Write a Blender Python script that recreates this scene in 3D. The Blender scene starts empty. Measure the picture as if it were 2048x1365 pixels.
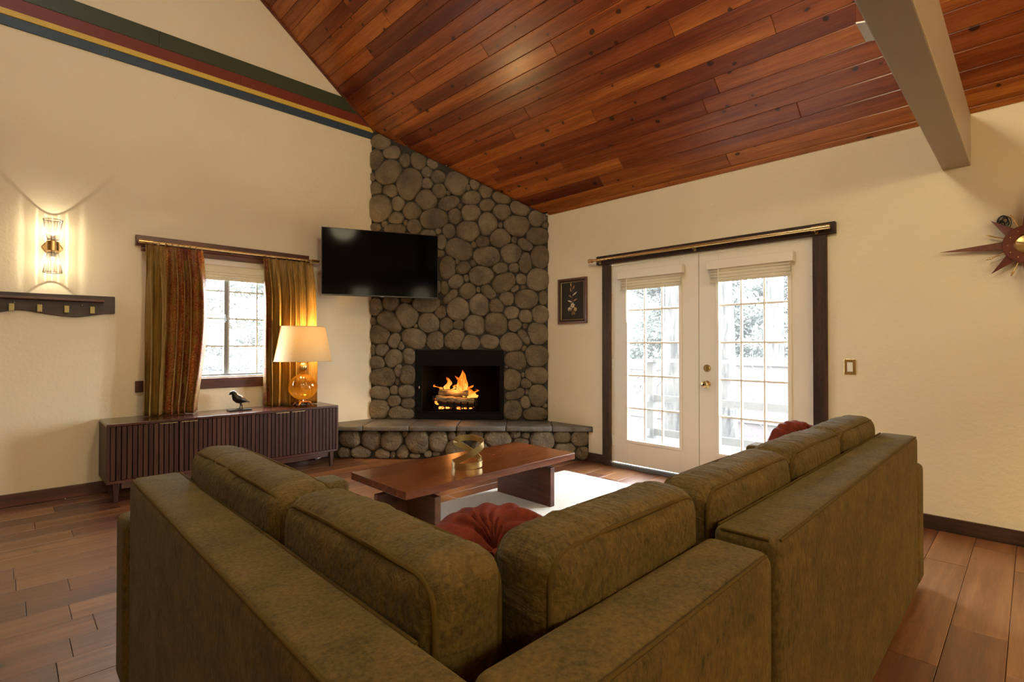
import bpy, bmesh, math, random
from math import sin, cos, pi, radians, sqrt, hypot, atan2
from mathutils import Vector, Matrix, noise
random.seed(11)
SC = bpy.context.scene
COL = SC.collection
# ---------------------------------------------------------------- camera
XR, YL = 4.398, 5.439           # inner faces of the door wall and of the gable wall
XB, YB = -3.8, -4.0             # the walls behind the viewer
RIDGE, EAVE, SLOPE = 0.3, 2.705, 0.775
def roof(x):
    return EAVE + SLOPE * (XR - max(x, RIDGE)) - SLOPE * max(0.0, RIDGE - x)
cam_d = bpy.data.cameras.new('camera'); cam = bpy.data.objects.new('camera', cam_d); COL.objects.link(cam)
cam_d.sensor_width = 36; cam_d.lens = 36 * 1028 / 2048; cam_d.clip_start = 0.02; cam_d.clip_end = 200
cam.location = (0, 0, 1.214); cam.rotation_euler = (radians(90.557), 0, radians(45.44 - 90))
SC.camera = cam
# ---------------------------------------------------------------- world, exposure
w = bpy.data.worlds.new('overcast_sky'); SC.world = w; w.use_nodes = True
bg = w.node_tree.nodes.get('Background') or w.node_tree.nodes.new('ShaderNodeBackground')
bg.inputs['Color'].default_value = (0.86, 0.94, 1.0, 1); bg.inputs['Strength'].default_value = 40.0
SC.view_settings.view_transform = 'Standard'; SC.view_settings.look = 'None'
SC.view_settings.exposure = 0.35; SC.view_settings.gamma = 1.0; SC.view_settings.use_curve_mapping = False
SC.cycles.use_denoising = True
SC.cycles.sample_clamp_indirect = 5.0; SC.cycles.sample_clamp_direct = 0.0
SC.cycles.caustics_reflective = False; SC.cycles.caustics_refractive = False
SC.cycles.max_bounces = 8; SC.cycles.diffuse_bounces = 5; SC.cycles.transparent_max_bounces = 16
# daylight portals: they emit nothing, they only tell the renderer where the openings are
def portal(loc, rot, sx, sy):
    l = bpy.data.lights.new('daylight_portal', 'AREA'); l.shape = 'RECTANGLE'; l.size = sx; l.size_y = sy
    l.cycles.is_portal = True
    o = bpy.data.objects.new('daylight_portal', l); COL.objects.link(o); o.location = loc; o.rotation_euler = rot
portal((XR + 0.35, 2.09, 1.1), (radians(90), 0, radians(90)), 1.9, 1.75)        # french doors, faces -X
portal((1.52, YL + 0.35, 1.47), (radians(90), 0, radians(180)), 1.2, 1.15)   # window, faces -Y
portal((-0.35, 2.75, roof(-0.35) + 0.25), (0, radians(-37.8), 0), 0.5, 0.75)     # added skylight, faces down
def bulb_light(loc, power, col, rad=0.03, name='bulb_light', parent=None):
    l = bpy.data.lights.new(name, 'POINT'); l.energy = power; l.color = col; l.shadow_soft_size = rad
    o = bpy.data.objects.new(name, l); COL.objects.link(o)
    o.location = loc if parent is None else Vector(loc) - wloc(parent)
    o.parent = parent
    return o
# ---------------------------------------------------------------- helpers
def wloc(o):
    v = Vector((0, 0, 0))
    while o is not None:
        v += o.location; o = o.parent
    return v
def tag(o, label=None, cat=None, group=None, kind=None):
    if label: o['label'] = label
    if cat: o['category'] = cat
    if group: o['group'] = group
    if kind: o['kind'] = kind
    return o
def thing(name, loc, label, cat, group=None):
    o = bpy.data.objects.new(name, None); COL.objects.link(o); o.location = loc; o.empty_display_size = 0.1
    return tag(o, label, cat, group)
class MB:
    def __init__(s): s.v = []; s.f = []
    def add(s, v, f):
        n = len(s.v); s.v += [Vector(p) for p in v]; s.f += [tuple(i + n for i in q) for q in f]; return s
    def box(s, x0, x1, y0, y1, z0, z1):
        return s.hexa([(x0,y0,z0),(x1,y0,z0),(x1,y1,z0),(x0,y1,z0),(x0,y0,z1),(x1,y0,z1),(x1,y1,z1),(x0,y1,z1)])
    def hexa(s, p):
        return s.add(p, [(3,2,1,0),(4,5,6,7),(0,1,5,4),(1,2,6,5),(2,3,7,6),(3,0,4,7)])
    def prism(s, poly, d):
        """poly: 3-D outline, d: extrusion vector"""
        n = len(poly); d = Vector(d); a = [Vector(p) for p in poly]
        return s.add(a + [p + d for p in a], [tuple(range(n))[::-1], tuple(range(n, 2*n))] + [(i, (i+1) % n, n + (i+1) % n, n + i) for i in range(n)])
    def obox(s, c, ax, ay, az):
        """oriented box: centre and three half vectors"""
        c, ax, ay, az = map(Vector, (c, ax, ay, az))
        return s.hexa([c-ax-ay-az, c+ax-ay-az, c+ax+ay-az, c-ax+ay-az, c-ax-ay+az, c+ax-ay+az, c+ax+ay+az, c-ax+ay+az])
    def tube(s, path, r, n=8, closed=False, caps=True):
        P = [Vector(p) for p in path]; m = len(P); rs = r if isinstance(r, (list, tuple)) else [r] * m
        vs = []; fs = []; u = None
        for i, p in enumerate(P):
            a = P[(i-1) % m] if (i or closed) else p; b = P[(i+1) % m] if (i < m-1 or closed) else p
            t = (b - a).normalized()
            if u is None:
                u = t.cross(Vector((0,0,1)));
                if u.length < 1e-3: u = t.cross(Vector((1,0,0)))
            u = (u - t * u.dot(t))
            if u.length < 1e-6: u = t.orthogonal()
            u.normalize(); w_ = t.cross(u)
            for k in range(n):
                g = 2*pi*k/n; vs.append(p + (u*cos(g) + w_*sin(g)) * rs[i])
        for i in range(m if closed else m-1):
            j = (i+1) % m
            for k in range(n): fs.append((i*n+k, i*n+(k+1) % n, j*n+(k+1) % n, j*n+k))
        if caps and not closed:
            fs.append(tuple(range(n))[::-1]); fs.append(tuple((m-1)*n + k for k in range(n)))
        return s.add(vs, fs)
    def lathe(s, prof, c, n=24, axis='Z', flute=None):
        """prof: (radius, height) pairs; flute(angle, height) scales the radius"""
        vs = []; fs = []; m = len(prof)
        for (r, h) in prof:
            for k in range(n):
                g = 2*pi*k/n; q = r * (flute(g, h) if flute else 1)
                a, b = q*cos(g), q*sin(g)
                vs.append(Vector(c) + Vector({'Z': (a,b,h), 'X': (h,a,b), 'Y': (b,h,a)}[axis]))
        for i in range(m-1):
            for k in range(n): fs.append((i*n+k, i*n+(k+1) % n, (i+1)*n+(k+1) % n, (i+1)*n+k))
        if prof[0][0] > 1e-5: fs.append(tuple(range(n))[::-1])
        if prof[-1][0] > 1e-5: fs.append(tuple((m-1)*n+k for k in range(n)))
        return s.add(vs, fs)
    def sheet(s, grid, closed=False):
        """grid of points -> quads"""
        R, Cn = len(grid), len(grid[0]); vs = [p for r in grid for p in r]; fs = []
        for i in range(R-1):
            for j in range(Cn if closed else Cn-1):
                j2 = (j+1) % Cn; fs.append((i*Cn+j, i*Cn+j2, (i+1)*Cn+j2, (i+1)*Cn+j))
        return s.add(vs, fs)
    def xf(s, M):
        s.v = [M @ p for p in s.v]; return s
    def build(s, name, m, parent=None, bevel=0.0, seg=2, smooth=None, weld=False):
        off = wloc(parent) if parent else Vector((0,0,0))
        me = bpy.data.meshes.new(name)
        me.from_pydata([tuple(p - off) for p in s.v], [], s.f)
        bm = bmesh.new(); bm.from_mesh(me)
        if weld: bmesh.ops.remove_doubles(bm, verts=bm.verts, dist=1e-5)
        bmesh.ops.recalc_face_normals(bm, faces=bm.faces)
        if bevel > 0:
            es = [e for e in bm.edges if len(e.link_faces) == 2 and e.calc_face_angle(0) > 0.5]
            bmesh.ops.bevel(bm, geom=es, offset=bevel, segments=seg, profile=0.5, affect='EDGES', clamp_overlap=True)
        bm.to_mesh(me); bm.free()
        me.materials.append(MATS[m] if isinstance(m, str) else m)
        if smooth is not None:
            me.shade_smooth(); me.set_sharp_from_angle(angle=radians(smooth))
        o = bpy.data.objects.new(name, me); COL.objects.link(o); o.parent = parent
        return o
def rounded(cx, cy, cz, hx, hy, hz, r, n=10, puff=(0,0,0), wr=0.0, seed=0):
    """soft rounded block (cushion): half sizes, corner radius, bulge on each axis, wrinkle depth"""
    mb = MB(); H = (hx, hy, hz)
    def coords(h):
        inner = h - r; k = 4
        edge = [r*(1 - sin(pi/2*(1 - i/k))) for i in range(k)]
        mid = [-inner + 2*inner*i/n for i in range(n+1)]
        return [-h + e for e in edge] + mid + [h - e for e in edge[::-1]]
    def place(q):
        i = Vector([max(-(H[a]-r), min(H[a]-r, q[a])) for a in range(3)]); d = Vector(q) - i
        # cube-edge points are pulled on to the rounding
        if d.length > 1e-9: p = i + d.normalized() * r
        else: p = i
        u = [max(-1, min(1, p[a]/H[a])) for a in range(3)]
        o = Vector((0,0,0))
        for a in range(3):
            b, c = (a+1) % 3, (a+2) % 3
            if puff[a]: o[a] = puff[a] * u[a] * (1 - u[b]**2) * (1 - u[c]**4)
        if wr:
            L = max(range(3), key=lambda a: H[a])
            e = [0.0, 0.0, 0.0]
            for a in range(3): e[a] = p[a] * (38 if a == L else 5)
            nz = noise.noise(Vector(e) + Vector((seed*7.1, 3.3*seed, 0))) + 0.5*noise.noise(Vector(e)*2.1 + Vector((seed, 9, 1)))
            s2 = noise.noise(Vector(p)*5 + Vector((seed*3.1, 0, 5)))
            nn = d.normalized() if d.length > 1e-9 else Vector((0,0,0))
            if d.length <= 1e-9:
                k = max(range(3), key=lambda a: abs(p[a])/H[a]); nn[k] = 1 if p[k] > 0 else -1
            o += nn * (wr*nz*(0.35+0.65*max(0, nn.z)) + wr*1.6*s2)
        return p + o + Vector((cx, cy, cz))
    cs = [coords(h) for h in H]
    for a in range(3):
        b, c = (a+1) % 3, (a+2) % 3
        for sgn in (-1, 1):
            g = []
            for ub in cs[b]:
                row = []
                for uc in cs[c]:
                    q = [0,0,0]; q[a] = sgn*H[a]; q[b] = ub; q[c] = uc; row.append(place(q))
                g.append(row)
            mb.sheet(g)
    return mb
def rrect(h1, h2, r, n=5):
    pts = []
    for (sx, sy, a0) in ((1,1,0),(-1,1,90),(-1,-1,180),(1,-1,270)):
        for i in range(n+1):
            a = radians(a0 + 90*i/n); pts.append((sx*(h1-r) + r*cos(a), sy*(h2-r) + r*sin(a)))
    return pts
# ---------------------------------------------------------------- materials
MATS = {}
class NT:
    def __init__(s, name):
        m = bpy.data.materials.new(name); m.use_nodes = True; s.m = m; s.t = m.node_tree; s.t.nodes.clear()
        s.out = s.t.nodes.new('ShaderNodeOutputMaterial'); MATS[name] = m
    def n(s, typ, ins=None, **props):
        nd = s.t.nodes.new('ShaderNode' + typ)
        for k, v in props.items(): setattr(nd, k, v)
        for k, v in (ins or {}).items():
            sk = nd.inputs[k]
            if hasattr(v, 'is_linked') or hasattr(v, 'links'): s.t.links.new(v, sk)
            else:
                if hasattr(sk, 'default_value') and sk.type == 'RGBA' and len(v) == 3: v = (*v, 1)
                sk.default_value = v
        return nd
    def coord(s, scale=(1,1,1), rnd=0.0, kind='Object'):
        tc = s.n('TexCoord').outputs[kind]
        if rnd:
            r = s.n('ObjectInfo').outputs['Random']
            k = s.n('Math', {0: r, 1: rnd}, operation='MULTIPLY').outputs[0]
            cx = s.n('CombineXYZ', {0: k, 1: k, 2: k}).outputs[0]
            tc = s.n('VectorMath', {0: tc, 1: cx}, operation='ADD').outputs[0]
        return s.n('Mapping', {'Vector': tc, 'Scale': scale}).outputs[0]
    def noise(s, vec, scale, detail=4.0, rough=0.55, dist=0.0):
        return s.n('TexNoise', {'Vector': vec, 'Scale': scale, 'Detail': detail, 'Roughness': rough, 'Distortion': dist}).outputs[0]
    def ramp(s, fac, stops):
        nd = s.n('ValToRGB', {'Fac': fac}); e = nd.color_ramp.elements
        while len(e) < len(stops): e.new(0.5)
        for i, (p, c) in enumerate(stops):
            e[i].position = p; e[i].color = (*c, 1) if len(c) == 3 else c
        return nd.outputs[0]
    def mix(s, f, a, b, mode='MIX'):
        nd = s.n('Mix', data_type='RGBA', blend_type=mode)
        for sk, v in ((nd.inputs[0], f), (nd.inputs[6], a), (nd.inputs[7], b)):
            if hasattr(v, 'links'): s.t.links.new(v, sk)
            else: sk.default_value = v if isinstance(v, (int, float)) else ((*v, 1) if len(v) == 3 else v)
        return nd.outputs[2]
    def math(s, op, a, b=0.0, clamp=False):
        return s.n('Math', {0: a, 1: b}, operation=op, use_clamp=clamp).outputs[0]
    def bump(s, h, strength=0.3, dist=0.01):
        return s.n('Bump', {'Height': h, 'Strength': strength, 'Distance': dist}).outputs[0]
    def bsdf(s, **kw):
        names = dict(base='Base Color', rough='Roughness', metal='Metallic', normal='Normal', sheen='Sheen Weight', sheenr='Sheen Roughness', sheent='Sheen Tint',
                     coat='Coat Weight', coatr='Coat Roughness', trans='Transmission Weight', ior='IOR', emis='Emission Color', emstr='Emission Strength', spec='Specular IOR Level', alpha='Alpha')
        return s.n('BsdfPrincipled', {names[k]: v for k, v in kw.items()}).outputs[0]
    def done(s, sh):
        s.t.links.new(sh, s.out.inputs['Surface']); return s.m
def plain(name, base, rough=0.5, metal=0.0, **kw):
    t = NT(name); return t.done(t.bsdf(base=base, rough=rough, metal=metal, **kw))
def wood(name, c1, c2, dark, stretch, rough=0.4, knots=0.0, rnd=13.0, vary=0.35, coat=0.0, scale=1.0, bump=0.15, grain=1.0, kscale=2.2, kst=None, k2d=False, spec=0.5, ripple=0.05, coatr=0.22):
    """stretch: per-axis scale, small along the grain"""
    t = NT(name)
    v = t.coord(tuple(q*scale for q in stretch), rnd)
    big = t.noise(v, 1.3, 2.0, 0.5, 0.5)
    fine = t.noise(t.coord(tuple(q*scale*5 for q in stretch), rnd), 2.2, 5.0, 0.65)
    wv = t.n('TexWave', {'Vector': v, 'Scale': 1.1, 'Distortion': 9.0, 'Detail': 3.0, 'Detail Scale': 0.9}, wave_type='RINGS', rings_direction='SPHERICAL').outputs['Fac']
    hair = t.noise(t.coord(tuple(q*scale*14 for q in stretch), rnd), 2.0, 3.0, 0.6)
    f = t.math('ADD', t.math('MULTIPLY', big, 0.42), t.math('MULTIPLY', fine, 0.36*grain))
    f = t.math('ADD', f, t.math('MULTIPLY', hair, 0.22))
    f = t.math('ADD', f, t.math('MULTIPLY', t.math('SUBTRACT', wv, 0.5), ripple*grain))
    col = t.ramp(f, [(0.26, dark), (0.46, c1), (0.70, c2)])
    if knots:
        kv = t.coord(tuple(q*kscale for q in (kst or (1,1,1))), rnd)
        kv2 = t.n('VectorMath', {0: kv, 1: t.n('VectorMath', {0: t.n('TexNoise', {'Vector': kv, 'Scale': 3.0}).outputs['Color'], 1: (0.12,0.12,0.12)}, operation='MULTIPLY').outputs[0]}, operation='ADD').outputs[0]
        vo = t.n('TexVoronoi', {'Vector': kv2, 'Scale': 1.0, 'Randomness': 0.9}, feature='F1', voronoi_dimensions='2D' if k2d else '3D')
        has = t.math('GREATER_THAN', t.n('SeparateColor', {0: vo.outputs['Color']}).outputs[0], 0.35)
        d = t.math('ADD', vo.outputs['Distance'], t.math('MULTIPLY', t.math('SUBTRACT', 1.0, has), 1.0))
        d = t.math('ADD', d, t.math('MULTIPLY', t.n('SeparateColor', {0: vo.outputs['Color']}).outputs[1], knots*0.6))
        core = t.ramp(d, [(0.0, (1,1,1)), (knots*0.62, (1,1,1)), (knots*0.86, (0,0,0))])
        halo = t.ramp(d, [(0.0, (1,1,1)), (knots*2.6, (0,0,0))])
        col = t.mix(t.math('MULTIPLY', halo, 0.55), col, c1)
        col = t.mix(t.math('MULTIPLY', core, 0.9), col, tuple(q*0.35 for q in dark))
    r = t.n('ObjectInfo').outputs['Random']
    hsv = t.n('HueSaturation', {'Color': col, 'Value': t.math('ADD', t.math('MULTIPLY', r, 2*vary), 1-vary), 'Hue': t.math('ADD', t.math('MULTIPLY', r, 0.02), 0.49)}).outputs[0]
    ro = t.math('ADD', t.math('MULTIPLY', fine, 0.2), rough-0.1)
    return t.done(t.bsdf(base=hsv, rough=ro, normal=t.bump(f, bump, 0.004), coat=coat, coatr=coatr, spec=spec))
# walls
t = NT('plaster'); v = t.coord()
h = t.math('ADD', t.noise(v, 34, 5, 0.6), t.math('MULTIPLY', t.noise(v, 4, 3), 1.6))
t.done(t.bsdf(base=t.ramp(t.noise(v, 1.3, 3), [(0.3, (0.73,0.63,0.435)), (0.7, (0.77,0.67,0.47))]), rough=0.62, normal=t.bump(h, 0.25, 0.012)))
wood('cedar', (0.165,0.034,0.0065), (0.37,0.112,0.024), (0.055,0.009,0.0018), (7,0.30,7), rough=0.34, knots=0.125, vary=0.45, coat=0.22, scale=1.0, kscale=6.0, kst=(1.0,0.62,1.0), bump=0.10, k2d=True, ripple=0.10, spec=0.35)
wood('cedar_panel', (0.20,0.06,0.016), (0.42,0.17,0.05), (0.09,0.02,0.006), (7,0.30,7), rough=0.34, knots=0.07, vary=0.0, coat=0.3, kscale=4.4)
wood('floor_wood', (0.115,0.038,0.013), (0.24,0.098,0.040), (0.032,0.010,0.004), (0.38,6,6), rough=0.40, knots=0.06, vary=0.42, scale=1.0, kscale=2.4, bump=0.10, k2d=True, coat=0.55, coatr=0.36, ripple=0.07)
wood('dark_trim', (0.026,0.011,0.006), (0.085,0.038,0.020), (0.010,0.005,0.004), (9,9,0.9), rough=0.55, knots=0.10, vary=0.2, kscale=3.0, spec=0.3)
wood('dark_trim_h', (0.024,0.010,0.006), (0.07,0.03,0.017), (0.010,0.005,0.004), (9,0.9,9), rough=0.55, knots=0.08, vary=0.2, kscale=3.0, spec=0.3)
wood('red_trim_h', (0.075,0.02,0.010), (0.19,0.06,0.026), (0.022,0.007,0.005), (0.9,9,9), rough=0.38, knots=0.14, vary=0.2, kscale=3.2)
wood('console_wood', (0.040,0.0135,0.0075), (0.078,0.029,0.017), (0.018,0.006,0.0035), (9,9,0.8), rough=0.45, vary=0.28, bump=0.06, spec=0.22)
wood('console_top', (0.050,0.0165,0.0085), (0.095,0.034,0.018), (0.025,0.009,0.005), (0.8,9,9), rough=0.22, vary=0.05, bump=0.04, coat=0.4)
wood('table_wood', (0.088,0.0155,0.004), (0.19,0.042,0.011), (0.032,0.006,0.0015), (0.55,6,6), rough=0.24, vary=0.06, coat=0.14, bump=0.05, spec=0.35)
wood('leg_wood', (0.072,0.021,0.008), (0.15,0.050,0.020), (0.022,0.008,0.005), (8,1.2,8), rough=0.4, vary=0.08, bump=0.1)
wood('rack_wood', (0.028,0.012,0.009), (0.075,0.034,0.022), (0.012,0.006,0.005), (0.8,9,9), rough=0.5, vary=0.1)
wood('clock_wood', (0.11,0.022,0.010), (0.20,0.05,0.022), (0.06,0.012,0.007), (6,6,6), rough=0.35, vary=0.1)
plain('door_paint', (0.76,0.69,0.575), 0.45)
plain('white_vinyl', (0.78,0.76,0.72), 0.5)
plain('brass', (0.72,0.50,0.22), 0.26, 1.0)
plain('brass_dark', (0.45,0.33,0.15), 0.32, 1.0)
plain('gold_satin', (0.62,0.47,0.22), 0.34, 1.0)
plain('chrome_amber', (0.78,0.55,0.38), 0.10, 1.0)
plain('black_metal', (0.005,0.005,0.005), 0.6, spec=0.1)
plain('black_plastic', (0.010,0.010,0.011), 0.35)
plain('screen', (0.002,0.002,0.0024), 0.08, spec=0.025)
plain('soot', (0.006,0.005,0.0045), 0.95, spec=0.1)
plain('bronze_black', (0.018,0.016,0.013), 0.32, 0.6)
plain('alu_grey', (0.16,0.165,0.16), 0.45, 0.3)
plain('alu_light', (0.46,0.48,0.46), 0.45, 0.2)
plain('ivory', (0.80,0.77,0.68), 0.4)
plain('olive_brass', (0.34,0.27,0.10), 0.45, 0.5)
plain('beam_paint', (0.315,0.245,0.165), 0.5)
plain('end_grain_white', (0.78,0.76,0.72), 0.85)
plain('post_stain', (0.12,0.030,0.013), 0.75, spec=0.15)
for nm, c in (('stripe_green', (0.032,0.040,0.013)), ('stripe_red', (0.155,0.018,0.006)), ('stripe_yellow', (0.62,0.42,0.065)), ('stripe_blue', (0.024,0.046,0.072))):
    t = NT(nm); v = t.coord((1,1,1), 5)
    t.done(t.bsdf(base=t.mix(t.noise(v, 9, 4), tuple(q*0.85 for q in c), tuple(q*1.15 for q in c)), rough=0.5, normal=t.bump(t.noise(t.coord((2,30,30)), 3), 0.1, 0.004)))
# stone
t = NT('stone'); v = t.coord((1,1,1), 9.0)
r = t.n('ObjectInfo').outputs['Random']
n1 = t.noise(v, 5, 4); n2 = t.noise(v, 46, 6, 0.7); n3 = t.noise(v, 14, 4, 0.6, 0.6)
c = t.ramp(n1, [(0.3, (0.120,0.088,0.052)), (0.5, (0.20,0.150,0.090)), (0.72, (0.28,0.215,0.135))])
c = t.mix(t.math('MULTIPLY', n2, 0.45), c, (0.045,0.042,0.037))
hs = t.n('HueSaturation', {'Color': c, 'Value': t.math('ADD', t.math('MULTIPLY', r, 0.32), 0.80), 'Saturation': t.math('ADD', t.math('MULTIPLY', r, -0.2), 1.22)}).outputs[0]
t.done(t.bsdf(base=hs, rough=0.72, normal=t.bump(t.math('ADD', t.math('MULTIPLY', n2, 0.5), t.math('MULTIPLY', n3, 1.3)), 0.9, 0.035)))
t = NT('mortar'); v = t.coord()  # mortar tone darkened to stand in for shadow lines between stones
t.done(t.bsdf(base=t.ramp(t.noise(v, 12, 5), [(0.3, (0.020,0.015,0.010)), (0.7, (0.042,0.033,0.023))]), rough=0.9, normal=t.bump(t.noise(v, 60, 5), 0.5, 0.01)))
t = NT('hearth_slate'); v = t.coord((1,1,1), 3.0)
t.done(t.bsdf(base=t.ramp(t.noise(v, 7, 5), [(0.3, (0.075,0.066,0.056)), (0.7, (0.155,0.138,0.118))]), rough=0.5, normal=t.bump(t.noise(v, 22, 6, 0.65), 0.6, 0.015)))
# upholstery
def velvet(name, c1, c2, sc=60, streak=(1,1,1), sheen=0.08, wrinkle=None, rough=0.8, st=None):
    t = NT(name); v = t.coord(streak, 2.0)
    a = t.noise(v, sc, 4, 0.7); b = t.noise(t.coord((1,1,1), 2.0), 9.0, 5, 0.7)
    f = t.math('ADD', t.math('MULTIPLY', a, 0.6), t.math('MULTIPLY', b, 0.4))
    col = t.ramp(f, [(0.36, c1), (0.64, c2)])
    h = t.math('MULTIPLY', a, 0.25)
    if wrinkle: h = t.math('ADD', h, t.math('MULTIPLY', t.noise(t.coord(wrinkle, 4.0), 1.0, 3, 0.55, 0.5), 0.8))
    return t.done(t.bsdf(base=col, rough=rough, sheen=sheen, sheenr=0.4, sheent=(*(st or (0.42,0.50,0.32)),1), normal=t.bump(h, 0.6, 0.02), spec=0.22))
OL1, OL2 = (0.042,0.0265,0.005), (0.142,0.089,0.019)
velvet('sofa_fabric', OL1, OL2, 110, (1,1,0.45))
velvet('sofa_cushion_y', OL1, OL2, 110, (1,1,0.6), wrinkle=(7,46,34))
velvet('sofa_cushion_x', OL1, OL2, 110, (1,1,0.6), wrinkle=(46,7,34))
velvet('sofa_seat_daylit', (0.060,0.054,0.022), (0.12,0.11,0.05), 55, sheen=0.3)  # same velvet, paler and greener: daylight put into its colour
plain('sofa_piping', (0.078,0.048,0.0105), 0.9, spec=0.08)
velvet('rust_velvet', (0.085,0.0105,0.003), (0.19,0.028,0.0075), 30, sheen=0.0, st=(0.8,0.35,0.2))
t = NT('rug_wool'); v = t.coord()
wv = t.n('TexWave', {'Vector': t.coord((1,1,1)), 'Scale': 34.0, 'Distortion': 5.0, 'Detail': 3.0, 'Detail Scale': 2.0}, bands_direction='Y').outputs['Fac']
nz = t.noise(t.coord((4,40,1)), 3, 4); n2 = t.noise(v, 120, 3)
t.done(t.bsdf(base=t.mix(t.math('MULTIPLY', t.math('ADD', nz, n2), 0.5), (0.50,0.45,0.37), (0.76,0.71,0.62)), rough=0.95, normal=t.bump(t.math('ADD', wv, n2), 0.5, 0.01)))
# curtains: mustard velvet with a worn rust print, thin enough for daylight to glow through
t = NT('curtain_velvet'); v = t.coord((1,1,1), 0.0)
gold = t.ramp(t.noise(t.coord((60,60,3)), 1.4, 4), [(0.3, (0.15,0.080,0.012)), (0.7, (0.36,0.205,0.036))])
blk = t.noise(t.coord((14,14,5)), 1.0, 5, 0.75); spk = t.noise(t.coord((80,80,120)), 1.0, 3, 0.7)
pm = t.ramp(t.math('ADD', t.math('MULTIPLY', blk, 0.62), t.math('MULTIPLY', spk, 0.38)), [(0.47, (0,0,0)), (0.52, (1,1,1))])
px = t.n('SeparateXYZ', {0: t.coord()}).outputs[0]; px = t.math('ADD', px, t.math('MULTIPLY', t.math('SUBTRACT', t.noise(t.coord((6,6,2)), 1.0, 3), 0.5), 0.10))
zone = t.math('ADD', t.ramp(px, [(0.0, (0,0,0)), (0.97, (0,0,0)), (1.0, (1,1,1))]), 0.0)
zone = t.math('MULTIPLY', t.math('GREATER_THAN', px, 0.985), t.math('LESS_THAN', px, 1.90))
zone = t.math('SUBTRACT', zone, t.math('MULTIPLY', t.math('GREATER_THAN', px, 1.845), zone))
rust = t.ramp(t.math('ADD', t.math('MULTIPLY', t.noise(t.coord((90,20,120)), 1.0, 3, 0.7), 0.6), t.math('MULTIPLY', t.noise(t.coord((26,6,1.2)), 1.0, 2), 0.4)), [(0.38, (0.085,0.010,0.004)), (0.50, (0.24,0.045,0.010)), (0.58, (0.42,0.16,0.030)), (0.66, (0.72,0.40,0.10))])
col = t.mix(t.math('MULTIPLY', pm, zone), gold, rust)
pr = t.bsdf(base=col, rough=0.6, sheen=0.22, sheenr=0.3, sheent=(0.95,0.75,0.35,1), normal=t.bump(t.noise(t.coord((70,70,70)), 1.5, 3), 0.3, 0.004))
tr = t.n('BsdfTranslucent', {'Color': col}).outputs[0]
t.done(t.n('MixShader', {0: 0.20, 1: pr, 2: tr}).outputs[0])
# lamp shade
t = NT('linen_shade'); v = t.coord((40,40,160))
col = t.mix(t.noise(v, 1.0, 3), (0.50,0.37,0.185), (0.60,0.46,0.25))
t.done(t.n('MixShader', {0: 0.036, 1: t.bsdf(base=col, rough=0.85, normal=t.bump(t.noise(v, 1.0, 3), 0.3, 0.003)), 2: t.n('BsdfTranslucent', {'Color': (0.66,0.42,0.15,1)}).outputs[0]}).outputs[0])
# glass
def pane(name, haze, tint=(1,1,1), gl=0.06):
    t = NT(name)
    a = t.n('BsdfTransparent', {'Color': tint}).outputs[0]
    b = t.n('BsdfTranslucent', {'Color': (0.9,0.93,0.95)}).outputs[0]
    c = t.n('BsdfGlossy', {'Color': (1,1,1), 'Roughness': 0.03}).outputs[0]
    m = t.n('MixShader', {0: haze, 1: a, 2: b}).outputs[0]
    return t.done(t.n('MixShader', {0: gl, 1: m, 2: c}).outputs[0])
pane('window_glass', 0.010)  # slight translucent haze imitates washed-out glare over the view
pane('opal_glass', 0.30)
pane('crystal', 0.02, (0.97,0.95,0.92), 0.10)
pane('crystal_rib', 0.05, (0.50,0.47,0.42), 0.35)
pane('crystal_flute', 0.02, (0.56,0.53,0.48), 0.13)
t = NT('amber_glass')
lw = t.n('LayerWeight', {'Blend': 0.35}).outputs['Facing']
tint = t.mix(lw, (1.0,0.86,0.42), (0.80,0.46,0.08))
a = t.n('BsdfTransparent', {'Color': tint}).outputs[0]; b = t.n('BsdfGlossy', {'Color': (1,0.9,0.75), 'Roughness': 0.05}).outputs[0]
c = t.n('BsdfTranslucent', {'Color': (0.92,0.60,0.12)}).outputs[0]
m = t.n('MixShader', {0: 0.34, 1: a, 2: c}).outputs[0]
t.done(t.n('MixShader', {0: t.math('ADD', t.math('MULTIPLY', lw, 0.12), 0.06), 1: m, 2: b}).outputs[0])
t = NT('bamboo'); wv = t.n('TexWave', {'Vector': t.coord(), 'Scale': 60.0, 'Distortion': 0.6, 'Detail': 2.0}, bands_direction='Z').outputs['Fac']
col = t.mix(t.math('MULTIPLY', wv, t.noise(t.coord((1,1,60)), 2, 3)), (0.60,0.52,0.38), (0.84,0.77,0.62))
t.done(t.n('MixShader', {0: 0.22, 1: t.bsdf(base=col, rough=0.7, normal=t.bump(wv, 0.4, 0.004)), 2: t.n('BsdfTranslucent', {'Color': col}).outputs[0]}).outputs[0])
def glow(name, col, s):
    t = NT(name); return t.done(t.n('Emission', {'Color': (*col, 1), 'Strength': s}).outputs[0])
glow('bulb_white', (1.0,0.90,0.72), 6.0)
glow('bulb_warm', (1.0,0.72,0.38), 10.0)
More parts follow.
